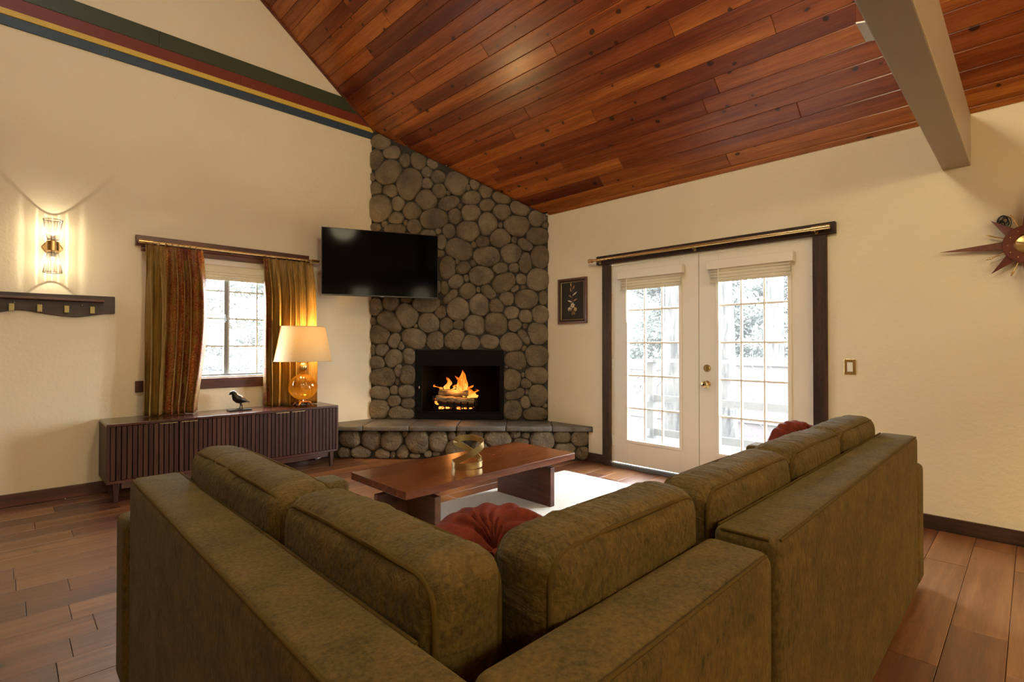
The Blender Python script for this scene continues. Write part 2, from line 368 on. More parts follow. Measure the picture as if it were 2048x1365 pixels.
# ================================================================= the room shell
def wall_xz(mb, x0, x1, z0, z1f, y, d):
    """wall piece in the XZ plane; z1f gives the top at x"""
    xs = [x0] + ([RIDGE] if x0 < RIDGE < x1 else []) + [x1]
    mb.prism([(x0,y,z0),(x1,y,z0)] + [(x,y,z1f(x)) for x in xs[::-1]], (0,d,0))
top = lambda x: roof(x) + 0.1
W0, W1, WZ0, WZ1 = 0.98, 2.07, 0.915, 2.045       # window opening in the gable wall
m = MB()
wall_xz(m, XB-0.15, W0, 0, top, YL, 0.15); wall_xz(m, W0, W1, 0, lambda x: WZ0, YL, 0.15); wall_xz(m, W0, W1, WZ1, top, YL, 0.15)
wall_xz(m, W1, XR+0.15, 0, top, YL, 0.15)
tag(m.build('wall_left', 'plaster'), kind='structure')
D0, D1, DZ = 1.178, 3.017, 2.042                    # french door opening
m = MB()
m.box(XR, XR+0.15, YB-0.15, D0, 0, EAVE+0.1); m.box(XR, XR+0.15, D1, YL, 0, EAVE+0.1); m.box(XR, XR+0.15, D0, D1, DZ, EAVE+0.1)
tag(m.build('wall_right', 'plaster'), kind='structure')
m = MB()
wall_xz(m, XB-0.15, XR+0.15, 0, top, YB, -0.15)
tag(m.build('wall_back', 'plaster'), kind='structure')
m = MB(); m.box(XB-0.15, XB, YB, YL, 0, EAVE+0.1)
tag(m.build('wall_far', 'plaster'), kind='structure')
# floor: planks run along X
floor = tag(MB().box(XB, XR, YB, YL, -0.05, -0.012).build('floor', 'soot'), kind='structure')
PW = 0.1825
known = {}
for yy, xj in ((0.18,2.943),(0.35,2.52),(2.53,0.145),(2.89,0.288),(3.07,0.218),(3.62,0.044),(4.40,0.316),(4.76,0.148),(5.14,0.265),(-0.02,2.64)):
    known[math.floor((yy-0.265)/PW)] = xj
PL = 1.245
k0, k1 = math.floor((-0.9-0.265)/PW), math.ceil((YL-0.265)/PW)
for k in range(k0, k1):
    y0, y1 = 0.265+k*PW, min(YL, 0.265+(k+1)*PW)
    xj = known.get(k, random.uniform(0, PL))
    n0 = math.floor((-1.3 - xj)/PL)
    x = max(-1.3, xj + n0*PL); j = n0
    while x < XR:
        x1 = min(XR, xj + (j+1)*PL)
        if x1 - x > 0.02:
            MB().box(x+0.0009, x1-0.0009, y0+0.0009, y1-0.0009, -0.014, 0).build('floor_plank', 'floor_wood', floor, bevel=0.0016, seg=1)
        x = x1; j += 1
m = MB(); m.box(XB, -1.302, YB, YL, -0.014, 0); m.box(-1.302, XR, YB, 0.265+k0*PW-0.001, -0.014, 0)
m.build('floor_boarding', 'floor_wood', floor)
# ceiling: cedar planks run along Y
ceil_ = MB()
ceil_.hexa([(XR,YB,EAVE+0.03),(XR,YL,EAVE+0.03),(RIDGE,YL,roof(RIDGE)+0.03),(RIDGE,YB,roof(RIDGE)+0.03),(XR,YB,EAVE+0.09),(XR,YL,EAVE+0.09),(RIDGE,YL,roof(RIDGE)+0.09),(RIDGE,YB,roof(RIDGE)+0.09)])
XE = XB
KX0, KX1, KY0, KY1 = -0.55, -0.15, 2.38, 3.12      # added skylight in the far slope, invented for its daylight
def far_slope(mb, x0, x1, y0, y1, h0, h1):
    mb.hexa([(x0,y0,roof(x0)+h0),(x0,y1,roof(x0)+h0),(x1,y1,roof(x1)+h0),(x1,y0,roof(x1)+h0),(x0,y0,roof(x0)+h1),(x0,y1,roof(x0)+h1),(x1,y1,roof(x1)+h1),(x1,y0,roof(x1)+h1)])
def far_parts(mb, h0, h1):
    far_slope(mb, XE, KX0, YB, YL, h0, h1); far_slope(mb, KX1, RIDGE, YB, YL, h0, h1); far_slope(mb, KX0, KX1, YB, KY0, h0, h1); far_slope(mb, KX0, KX1, KY1, YL, h0, h1); return mb
far_parts(ceil_, 0.03, 0.09)
ceiling = tag(ceil_.build('ceiling', 'soot'), kind='structure')
SL = hypot(1, SLOPE); T = Vector((-1/SL, 0, SLOPE/SL)); NUP = Vector((SLOPE/SL, 0, 1/SL)); E0 = Vector((XR, 0, EAVE))
def ceiling_board(a0, a1, y0, y1, th, name, mat='cedar', drop=0.0, bevel=0.0035):
    p = lambda a, y, c: E0 + T*a + Vector((0,y,0)) + NUP*(c-drop)
    return MB().hexa([p(a0,y0,0),p(a0,y1,0),p(a1,y1,0),p(a1,y0,0),p(a0,y0,th),p(a0,y1,th),p(a1,y1,th),p(a1,y0,th)]).build(name, mat, ceiling, bevel=bevel, seg=1)
CP = 0.1303
jk = {13:3.36, 11:2.74, 17:4.61, 12:4.57, 8:3.34, 6:2.72, 5:4.10, 3:3.32, 2:1.19, 9:1.81, 7:1.19, 4:1.80, 0:1.79, 1:0.57}
total = (XR - RIDGE) * SL
row = 0
while 0.046 + row*CP < total - 0.01:
    a0 = 0.046 + row*CP; a1 = min(total, a0 + CP)
    L_ = random.choice((2.44, 3.05, 3.66)); j0 = jk.get(row, random.uniform(0.2, 3.4)); js = [j0]
    if row == 2: js.append(2.71)
    while js[-1] < YL - 0.8: js.append(js[-1] + L_)
    y = j0
    while y > YB: y -= L_; js.insert(0, y)
    js = [YB] + [q for q in js if YB + 0.3 < q < YL - 0.25] + [YL]
    for y0, y1 in zip(js, js[1:]):
        if y1 > -1.2: ceiling_board(a0+0.0008, a1-0.0008, max(y0,-1.2)+0.001, y1-0.001, 0.02, 'ceiling_plank')
    row += 1
ceiling_board(0.046, total, YB, -1.2, 0.02, 'ceiling_boarding', 'cedar_panel')
far_parts(MB(), 0.0, 0.02).build('ceiling_boarding', 'cedar_panel', ceiling)
sk = tag(bpy.data.objects.new('added_skylight', None), kind='structure'); COL.objects.link(sk); sk.location = (-0.35, 2.75, roof(-0.35))  # unseen skylight, added to bring top light to floor and sofa
m = MB(); far_slope(m, KX0, KX1, KY0, KY1, 0.095, 0.10); m.build('pane', 'window_glass', sk)
m = MB()
for q in ((KX0-0.05,KX0,KY0-0.05,KY1+0.05),(KX1,KX1+0.05,KY0-0.05,KY1+0.05),(KX0,KX1,KY0-0.05,KY0),(KX0,KX1,KY1,KY1+0.05)): far_slope(m, *q, 0.09, 0.14)
m.build('window_frame', 'white_vinyl', sk)
# eave strip and rake strip of the ceiling
ceiling_board(0.0, 0.046, YB, 3.86, 0.03, 'eave_strip', 'cedar', 0.006)
ceiling_board(0.0, total, YL-0.018, YL, 0.04, 'rake_strip', 'red_trim_h', 0.022, 0.003)
# baseboards
m = MB().box(XB, 2.40, YL-0.02, YL, 0, 0.095); tag(m.build('baseboard_left', 'red_trim_h', bevel=0.003), kind='structure')
m = MB().box(XR-0.02, XR, YB, 1.084, 0, 0.092); tag(m.build('baseboard_right', 'dark_trim_h', bevel=0.003), kind='structure')
m = MB().box(XR-0.02, XR, 3.113, 3.42, 0, 0.092); tag(m.build('baseboard_hearth', 'dark_trim_h', bevel=0.003), kind='structure')
# tie beam and the cut hanger beside it
o = MB().box(XB, XR, 0.275, 0.416, 2.37, 2.700).build('ceiling_beam', 'beam_paint', bevel=0.006)
tag(o, 'taupe painted tie beam running under the cedar ceiling to the door wall', 'beam')
hx0, hx1, hy0, hy1 = 2.40, 2.57, 0.430, 0.487
t_ = thing('beam_hanger', (2.48, 0.46, 2.5), 'short brown post with a whitish cut end beside the taupe beam', 'post')
zc = lambda x, y: 2.50 - (hy1 - y)*0.25
MB().hexa([(hx0,hy0,zc(hx0,hy0)),(hx1,hy0,zc(hx1,hy0)),(hx1,hy1,zc(hx1,hy1)),(hx0,hy1,zc(hx0,hy1)),(hx0,hy0,roof(hx0)),(hx1,hy0,roof(hx1)),(hx1,hy1,roof(hx1)),(hx0,hy1,roof(hx0))]).build('shaft', 'post_stain', t_)
MB().hexa([(hx0-.001,hy0-.001,zc(hx0,hy0)-.004),(hx1+.001,hy0-.001,zc(hx1,hy0)-.004),(hx1+.001,hy1+.001,zc(hx1,hy1)-.004),(hx0-.001,hy1+.001,zc(hx0,hy1)-.004),(hx0-.001,hy0-.001,zc(hx0,hy0)+.002),(hx1+.001,hy0-.001,zc(hx1,hy0)+.002),(hx1+.001,hy1+.001,zc(hx1,hy1)+.002),(hx0-.001,hy1+.001,zc(hx0,hy1)+.002)]).build('end_cap', 'end_grain_white', t_)
# painted stripes on the gable wall
def stripe(name, z0, z1, mat, joints, label, dy):
    r = thing(name, (0, YL, z0), label, 'wall stripe', 'painted stripe boards')
    xe = lambda z: XR - (z - EAVE)/SLOPE - 0.02
    xs = [XB] + joints
    for i, x0 in enumerate(xs):
        if i + 1 < len(xs): q = [(x0+.0015,z0),(xs[i+1]-.0015,z0),(xs[i+1]-.0015,z1),(x0+.0015,z1)]
        else:
            e0, e1 = min(3.052, xe(z0)), min(3.052, xe(z1)); q = [(x0+.0015,z0),(e0,z0)] + ([(3.052, EAVE+SLOPE*(XR-3.072))] if e0 >= 3.05 and e1 < 3.05 else []) + [(e1,z1),(x0+.0015,z1)]
        MB().prism([(x, YL, z) for x, z in q], (0, -dy, 0)).build('board', mat, r, bevel=0.002, seg=1)
stripe('stripe_board', 3.637, 3.716, 'stripe_blue', [0.60], 'blue painted board, lowest of the four stripes across the gable wall', 0.012)
stripe('stripe_board', 3.717, 3.763, 'stripe_yellow', [], 'narrow mustard yellow board of the stripes across the gable wall', 0.020)
stripe('stripe_board', 3.764, 3.868, 'stripe_red', [1.62], 'brick red board of the stripes across the gable wall', 0.012)
stripe('stripe_board', 3.869, 4.013, 'stripe_green', [0.95], 'wide dark green board, topmost of the stripes across the gable wall', 0.012)
# ---------------------------------------------------------------- french doors
m = MB().box(XR-0.035, XR, 3.017, 3.113, 0, 2.05); tag(m.build('trim_1', 'dark_trim', bevel=0.004), kind='structure')
m = MB().box(XR-0.035, XR, 1.084, 1.178, 0, 2.05); tag(m.build('trim_2', 'dark_trim', bevel=0.004), kind='structure')
m = MB().box(XR-0.045, XR, 1.024, 3.177, 2.0505, 2.138); tag(m.build('trim_3', 'dark_trim_h', bevel=0.004), kind='structure')
m = MB().box(XR-0.012, XR+0.15, D0-0.0, D1, 0.0, 0.022); m.box(XR-0.02, XR+0.03, D0, D1, 0.022, 0.034)
tag(m.build('trim_4', 'alu_grey', bevel=0.003), kind='structure')
def french_door(name, ya, yb, knob):
    x0, x1 = XR+0.006, XR+0.05
    d = tag(bpy.data.objects.new(name, None), kind='structure'); COL.objects.link(d); d.location = (XR, (ya+yb)/2, 0.04)
    c = (ya+yb)/2; g0, g1 = c-0.28, c+0.28; z0, z1 = 0.28, 1.89
    lf = MB(); lf.box(x0,x1,ya,g0,0.045,2.035); lf.box(x0,x1,g1,yb,0.045,2.035); lf.box(x0,x1,g0,g1,0.045,z0); lf.box(x0,x1,g0,g1,z1,2.035)
    leaf = lf.build('door_leaf', 'door_paint', d, bevel=0.002, seg=1)
    fr = MB()
    for (a,b,e,f) in ((g0-0.024,g0+0.006,z0-0.024,z1+0.024),(g1-0.006,g1+0.024,z0-0.024,z1+0.024),(g0,g1,z0-0.024,z0+0.006),(g0,g1,z1-0.006,z1+0.024)):
        fr.box(x0-0.012, x0, a, b, e, f)
    fr.build('glazing_frame', 'door_paint', d, bevel=0.004)
    pw, ph = (g1-g0)/3, (z1-z0)/5
    for i in range(1,3): MB().box(x0+0.008,x1-0.008,g0+i*pw-0.009,g0+i*pw+0.009,z0,z1).build('muntin', 'door_paint', d, bevel=0.004, seg=1)
    for j in range(1,5): MB().box(x0+0.0085,x1-0.0085,g0,g1,z0+j*ph-0.009,z0+j*ph+0.009).build('muntin', 'door_paint', d, bevel=0.004, seg=1)
    for i in range(3):
        for j in range(5): MB().box(x0+0.02,x0+0.022,g0+i*pw,g0+(i+1)*pw,z0+j*ph,z0+(j+1)*ph).build('pane', 'window_glass', d)
    hy = yb if knob is None else ya
    for z in (0.26, 1.03, 1.80):
        MB().box(x0-0.010, x0+0.004, hy-(0.02 if knob is None else 0.0), hy+(0.0 if knob is None else 0.02), z-0.05, z+0.05).build('hinge', 'ivory', d, bevel=0.002)
    if knob:
        kb = MB().lathe([(0.032,0),(0.032,-0.006),(0.012,-0.012),(0.011,-0.03),(0.024,-0.038),(0.030,-0.052),(0.026,-0.066),(0.012,-0.071),(0.0,-0.071)], (x0, knob, 0.877), 24, 'X').build('door_knob', 'brass', d, smooth=40)
        MB().lathe([(0.008,-0.070),(0.008,-0.074),(0,-0.074)], (x0, knob, 0.877), 12, 'X').build('key_slot', 'black_metal', kb)
        db = MB().lathe([(0.031,0),(0.031,-0.008),(0.024,-0.014),(0.0,-0.014)], (x0, knob, 1.018), 24, 'X').build('deadbolt', 'brass_dark', d, smooth=40)
        MB().box(x0-0.030, x0-0.014, knob-0.005, knob+0.005, 1.000, 1.036).build('thumb_turn', 'brass_dark', db, bevel=0.003)
    return d
MID = 2.097
french_door('door_1', MID+0.0025, D1-0.003, None)
french_door('door_2', D0+0.003, MID-0.0025, 2.022)
m = MB(); m.box(XR+0.052, XR+0.07, MID-0.03, MID+0.03, 0.045, 2.035); tag(m.build('trim_5', 'door_paint'), kind='structure')
# roman shades on the doors
def shade(name, ya, yb, z0, zv, z1, x, label, wand=None, out=-1):
    r = thing(name, (x, (ya+yb)/2, z0), label, 'window shade', 'raised bamboo shades on the doors')
    v = MB().box(x-0.055, x, ya, yb, zv, z1).build('valance', 'door_paint', r, bevel=0.004)
    n = 4
    for i in range(n):
        za = z0 + (zv - z0)*i/n; q = MB(); dx = 0.030 + 0.004*(i % 2)
        q.box(x-dx, x-0.004, ya+0.025, yb-0.022, za+0.001, za + (zv-z0)/n*1.02).build('fold', 'bamboo', r, bevel=0.006)
    MB().box(x-0.036, x-0.030, ya+0.02, yb-0.02, z0-0.012, z0+0.006).build('hem_bar', 'bamboo', r, bevel=0.003)
    if wand: MB().tube([(x-0.045, wand, zv+0.002), (x-0.047, wand, wand and z0-0.33)], 0.004, 6).build('wand', 'ivory', r)
    return r
shade('roman_shade', 2.222, 2.912, 1.775, 1.878, 1.955, XR-0.006, 'raised bamboo shade on the door leaf nearer the stone fireplace', 2.81)
shade('roman_shade', 1.305, 1.998, 1.775, 1.878, 1.955, XR-0.006, 'raised bamboo shade on the door leaf with the brass knob', 1.895)
# brass rod over the doors
r = thing('curtain_rod', (XR-0.075, 2.1, 2.095), 'bare brass curtain rod mounted above the white double doors', 'curtain rod')
MB().tube([(XR-0.085,1.09,2.094),(XR-0.085,3.19,2.094)], 0.0135, 14).build('rod', 'brass', r, smooth=40)
MB().tube([(XR-0.085,1.045,2.094),(XR-0.085,1.17,2.094)], 0.0185, 14).build('end_sleeve', 'brass', r, smooth=40)
MB().lathe([(0.006,0),(0.018,0.004),(0.021,0.018),(0.016,0.026),(0.021,0.032),(0.021,0.05),(0,0.052)], (XR-0.085, 3.19, 2.094), 16, 'Y').build('finial', 'brass', r, smooth=40)
for y in (1.145, 2.105, 3.125):
    b = MB(); b.box(XR-0.05, XR-0.045, y-0.011, y+0.011, 2.058, 2.10); b.box(XR-0.092, XR-0.045, y-0.005, y+0.005, 2.070, 2.079); b.build('bracket', 'brass_dark', r, bevel=0.001)
# ---------------------------------------------------------------- window in the gable wall
wn = tag(bpy.data.objects.new('window_1', None), kind='structure'); COL.objects.link(wn); wn.location = ((W0+W1)/2, YL, WZ0)
fy0, fy1 = YL+0.085, YL+0.125
m = MB(); fw_ = 0.03
m.box(W0,W1,fy0,fy1,WZ0,WZ0+fw_); m.box(W0,W1,fy0,fy1,WZ1-fw_,WZ1); m.box(W0,W0+fw_,fy0,fy1,WZ0,WZ1); m.box(W1-fw_,W1,fy0,fy1,WZ0,WZ1)
m.build('window_frame', 'alu_grey', wn)
xm = 1.53
MB().box(xm-0.022, xm+0.012, fy0-0.01, fy1, WZ0+fw_, WZ1-fw_).build('meeting_stile', 'alu_grey', wn, bevel=0.003)
MB().box(xm+0.012, xm+0.03, fy0, fy1, WZ0+fw_, WZ1-fw_).build('meeting_stile', 'alu_light', wn, bevel=0.003)
lt = MB(); lt.box(xm-0.016, xm+0.002, fy0-0.026, fy0-0.01, 1.44, 1.52); lt.box(xm-0.011,xm-0.003,fy0-0.034,fy0-0.02,1.455,1.49); lt.build('latch', 'alu_grey', wn, bevel=0.003)
ph = (WZ1-WZ0-2*fw_)/4
for (xa, xb, xs) in ((W0+fw_, xm-0.022, [1.25]), (xm+0.03, W1-fw_, [1.815])):
    cols = [xa] + xs + [xb]
    for x in xs: MB().box(x-0.007,x+0.007,fy0+0.012,fy0+0.028,WZ0+fw_,WZ1-fw_).build('muntin', 'alu_light', wn)
    for j in range(1,4): MB().box(xa,xb,fy0+0.0125,fy0+0.0275,WZ0+fw_+j*ph-0.007,WZ0+fw_+j*ph+0.007).build('muntin', 'alu_light', wn)
    for i in range(len(cols)-1):
        for j in range(4): MB().box(cols[i],cols[i+1],fy0+0.019,fy0+0.021,WZ0+fw_+j*ph,WZ0+fw_+(j+1)*ph).build('pane', 'window_glass', wn)
m = MB(); e = 0.004
m.box(W0,W1,YL+0.002,fy0,WZ0,WZ0+e*3); m.box(W0,W1,YL+0.002,fy0,WZ1-e,WZ1); m.box(W0,W0+e,YL+0.002,fy0,WZ0,WZ1); m.box(W1-e,W1,YL+0.002,fy0,WZ0,WZ1)
m.build('window_lining', 'white_vinyl', wn)
m = MB().box(0.795, 2.26, YL-0.022, YL, 0.815, 0.912); tag(m.build('trim_6', 'red_trim_h', bevel=0.004), kind='structure')
m = MB().box(0.788, 2.292, YL-0.040, YL, 2.082, 2.172); tag(m.build('trim_7', 'red_trim_h', bevel=0.004), kind='structure')
m = MB().box(0.83, 2.25, YL-0.024, YL, 2.040, 2.082); tag(m.build('trim_8', 'red_trim_h', bevel=0.003), kind='structure')
r = thing('bamboo_shade', (1.53, YL+0.03, 1.84), 'raised bamboo shade at the top of the curtained window', 'window shade')
MB().box(W0+0.01, W1-0.01, YL+0.01, YL+0.06, 1.985, 2.038).build('headrail', 'white_vinyl', r, bevel=0.003)
for i in range(4): MB().box(W0+0.02, W1-0.02, YL+0.012+0.004*(i % 2), YL+0.045, 1.845+i*0.024, 1.867+i*0.024).build('fold', 'bamboo', r, bevel=0.005)
MB().box(W0+0.02, W1-0.02, YL+0.026, YL+0.030, 1.94, 1.99).build('fabric_strip', 'bamboo', r)
for x in (1.42, 1.66): MB().tube([(x, YL+0.03, 1.99), (x, YL+0.03, 1.84)], 0.0025, 5).build('lift_cord', 'ivory', r)
# curtain rod, rings, curtains
r = thing('curtain_rod', (1.55, YL-0.09, 2.118), 'brass curtain rod with rings above the window with mustard curtains', 'curtain rod')
RY = YL-0.095; RZ = 2.112
MB().tube([(0.83,RY,RZ),(2.335,RY,RZ)], 0.011, 12).build('rod', 'brass', r, smooth=40)
for x0, x1 in ((0.80,0.90),(2.30,2.37)): MB().tube([(x0,RY,RZ),(x1,RY,RZ)], 0.019, 14).build('finial', 'brass', r, smooth=40)
for x in (0.94, 1.53, 2.24):
    MB().box(x-0.006, x+0.006, RY-0.004, YL-0.04, RZ-0.018, RZ-0.012).build('bracket', 'brass_dark', r)
for x in [0.90+0.046*i for i in range(9)] + [1.83+0.05*i for i in range(10)]:
    rp = [(x + 0.004*sin(7*x), RY + 0.019*cos(2*pi*k/12), RZ-0.007 + 0.019*sin(2*pi*k/12)) for k in range(12)]
    MB().tube(rp, 0.0022, 5, closed=True).build('ring', 'brass', r, smooth=60)
def curtain(name, x0t, x1t, x0b, x1b, zt, zb, folds, seed, label, bulge=0.0):
    rnd = random.Random(seed); NS, NZ = 150, 44
    ph = [rnd.uniform(-0.5,0.5) for _ in range(8)]
    def pt(s, z_):
        k = z_                                        # 0 top .. 1 bottom
        xa = x0t + (x0b-x0t)*k; xb = x1t + (x1b-x1t)*k + bulge*sin(pi*min(1, k*1.05))
        wob = 0.06*noise.noise(Vector((s*3, k*1.3, seed)))
        ang = 2*pi*folds*(s + 0.045*sin(2*pi*1.7*s+ph[0]) + wob*0.8)
        amp = (0.016 + 0.046*min(1, k*3.5) + 0.012*k) * (0.85 + 0.6*noise.noise(Vector((s*6, 2.0, seed*3.0))))
        pinch = 1 - 0.25*math.exp(-((k-0.06)/0.03)**2)
        x = xa + (xb-xa)*s + 0.014*sin(ang*2+ph[1])*(0.4+0.6*k)
        y = RY - 0.012 - 0.040*min(1, k*5) + amp*pinch*(sin(ang) + 0.22*sin(2*ang+ph[2])) + 0.012*noise.noise(Vector((s*9, k*4, seed+5.0)))
        z = zt + (zb-zt)*k + (0.006*sin(ang*1.0+1) if k > 0.97 else 0)
        return Vector((x, min(y, YL-0.045), z))
    g = [[pt(i/NS, j/NZ) for i in range(NS+1)] for j in range(NZ+1)]
    o = MB().sheet(g).build(name, 'curtain_velvet', smooth=180)
    md = o.modifiers.new('thickness', 'SOLIDIFY'); md.thickness = 0.003
    tag(o, label, 'curtain'); return o
curtain('curtain', 0.848, 1.285, 0.835, 1.245, 2.085, 0.622, 6.5, 3, 'mustard velvet curtain with rust print, hanging nearer the wall sconce', 0.05)
curtain('curtain', 1.805, 2.30, 1.815, 2.325, 2.085, 0.622, 7, 8, 'mustard velvet curtain hanging behind the table lamp', 0.0)
CHIMNEY_STONES=[(0.041,3.728,0.028,0.055,0),(0.125,3.61,0.111,0.087,0),(0.286,3.605,0.044,0.044,0),(0.425,3.541,0.083,0.082,0),(0.546,3.511,0.039,0.02,0),(0.248,3.476,0.098,0.078,0),(0.064,3.388,0.078,0.115,0),(0.403,3.379,0.061,0.082,0),(0.568,3.385,0.088,0.119,0),(0.727,3.343,0.064,0.07,0),(0.891,3.3,0.082,0.076,0),(0.204,3.248,0.155,0.131,30),(0.453,3.106,0.143,0.19,0),(0.662,3.236,0.06,0.06,0),(0.793,3.173,0.082,0.07,0),(0.662,3.096,0.064,0.063,0),(1.022,3.103,0.136,0.151,0),(0.804,3.011,0.085,0.081,0),(0.919,2.987,0.03,0.03,0),(1.141,3.046,0.03,0.041,0),(1.228,3.098,0.065,0.075,0),(1.352,3.009,0.073,0.097,0),(0.054,3.056,0.072,0.076,0),(0.226,3.03,0.094,0.065,0),(0.015,3.193,0.033,0.049,0),(0.646,2.907,0.126,0.119,0),(0.919,2.868,0.125,0.073,20),(1.185,2.916,0.114,0.075,0),(1.54,2.93,0.116,0.077,-20),(1.363,2.832,0.086,0.07,0),(0.105,2.82,0.128,0.147,0),(0.326,2.875,0.075,0.078,0),(0.492,2.791,0.116,0.098,0),(0.299,2.708,0.1,0.06,0),(0.161,2.64,0.036,0.041,0),(0.75,2.683,0.159,0.113,0),(0.99,2.711,0.076,0.086,0),(1.174,2.755,0.108,0.102,0),(1.049,2.828,0.027,0.034,0),(1.535,2.748,0.099,0.088,0),(1.759,2.807,0.122,0.096,0),(1.374,2.617,0.108,0.123,0),(1.519,2.599,0.027,0.034,0),(1.706,2.59,0.144,0.112,0),(1.955,2.676,0.106,0.106,0),(2.029,2.6,0.042,0.042,0),(0.514,2.611,0.077,0.081,0),(0.415,2.651,0.024,0.035,0),(0.055,2.603,0.061,0.044,0),(0.288,2.572,0.133,0.06,0),(0.685,2.522,0.088,0.043,0),(0.794,2.547,0.035,0.035,0),(0.919,2.545,0.071,0.081,0),(1.147,2.541,0.13,0.107,0),(0.836,2.421,0.049,0.089,0),(1.036,2.329,0.146,0.109,-15),(1.311,2.413,0.077,0.06,0),(1.214,2.383,0.032,0.036,0),(1.368,2.236,0.153,0.1,0),(1.525,2.454,0.116,0.1,0),(1.677,2.428,0.032,0.044,0),(1.805,2.37,0.096,0.056,-30),(1.637,2.272,0.12,0.104,0),(1.94,2.467,0.119,0.096,0),(1.968,2.228,0.099,0.119,0),(1.805,2.166,0.068,0.116,0),(1.673,2.108,0.056,0.052,0),(1.517,2.106,0.084,0.064,0),(1.089,2.115,0.088,0.063,15),(1.02,2.188,0.024,0.036,0),(1.202,2.166,0.036,0.04,0),(1.299,2.02,0.145,0.096,0),(0.91,2.113,0.078,0.133,0),(1.004,1.959,0.085,0.072,0),(1.125,1.994,0.034,0.044,0),(1.549,1.933,0.148,0.096,25),(1.757,1.979,0.06,0.056,0),(1.944,1.97,0.115,0.119,0),(1.685,1.868,0.05,0.028,35),(1.777,1.883,0.033,0.024,0),(0.869,1.887,0.039,0.073,0),(0.796,1.896,0.029,0.065,0),(1.138,1.845,0.089,0.084,0),(1.263,1.86,0.023,0.034,0),(1.384,1.839,0.093,0.064,-40),(0.935,1.778,0.118,0.04,45),(1.589,1.757,0.076,0.072,0),(1.825,1.748,0.131,0.096,0),(2.003,1.758,0.048,0.079,0),(0.82,2.288,0.049,0.036,0),(0.235,1.711,0.083,0.087,0),(0.063,1.663,0.072,0.098,0),(0.428,1.753,0.066,0.032,0),(0.423,1.564,0.138,0.124,0),(0.653,1.692,0.164,0.086,0),(0.823,1.61,0.065,0.075,0),(1.029,1.636,0.125,0.123,0),(1.272,1.683,0.108,0.123,0),(1.471,1.671,0.086,0.075,0),(0.225,1.5,0.155,0.108,-25),(0.025,1.506,0.033,0.043,0),(0.681,1.477,0.115,0.113,0),(0.894,1.444,0.065,0.091,0),(1.035,1.465,0.054,0.059,0),(1.229,1.459,0.113,0.107,0),(1.471,1.463,0.123,0.128,0),(1.647,1.59,0.085,0.064,0),(1.807,1.552,0.08,0.069,0),(1.965,1.573,0.09,0.101,0),(1.684,1.452,0.077,0.069,0),(1.801,1.446,0.03,0.03,0),(1.944,1.356,0.1,0.122,0),(0.109,1.348,0.116,0.103,0),(0.286,1.278,0.068,0.087,0),(0.511,1.299,0.148,0.108,0),(0.358,1.224,0.035,0.049,0),(0.763,1.277,0.098,0.097,0),(0.991,1.288,0.125,0.102,0),(1.154,1.25,0.119,0.08,0),(1.396,1.266,0.107,0.069,0),(1.647,1.255,0.133,0.096,0),(1.787,1.319,0.106,0.048,-50),(1.791,1.186,0.027,0.032,0),(0.131,1.164,0.078,0.07,0),(0.026,1.164,0.024,0.065,0),(0.531,1.445,0.022,0.027,0),(0.077,1.016,0.088,0.075,0),(0.269,1.065,0.098,0.099,0),(0.453,1.096,0.066,0.089,0),(0.329,0.932,0.045,0.085,0),(0.137,0.853,0.15,0.106,0),(0.433,0.878,0.087,0.106,0),(0.312,0.799,0.019,0.037,0),(0.113,0.671,0.112,0.075,0),(0.277,0.696,0.047,0.049,0),(0.423,0.684,0.09,0.071,0),(0.277,0.577,0.073,0.058,0),(0.437,0.541,0.073,0.065,0),(0.096,0.477,0.108,0.113,0),(0.368,0.432,0.146,0.075,0),(1.926,1.101,0.117,0.117,0),(1.692,1.047,0.121,0.097,0),(1.588,0.977,0.017,0.019,0),(1.648,0.826,0.087,0.127,0),(1.776,0.887,0.02,0.027,0),(1.926,0.874,0.117,0.093,0),(1.816,0.79,0.064,0.05,0),(1.943,0.651,0.093,0.123,0),(1.682,0.662,0.118,0.05,20),(1.823,0.687,0.019,0.03,0),(1.809,0.57,0.054,0.067,0),(1.658,0.478,0.094,0.11,0),(1.913,0.44,0.127,0.07,0),(2.026,0.535,0.023,0.027,0),(0.132,2.398,0.132,0.117,0),(0.412,2.412,0.131,0.105,0),(0.638,2.332,0.083,0.105,0),(0.103,2.164,0.108,0.129,0),(0.342,2.161,0.131,0.128,0),(0.567,2.101,0.106,0.116,0),(0.133,1.93,0.132,0.105,0),(0.401,1.916,0.142,0.099,0),(0.627,1.856,0.094,0.081,0)]
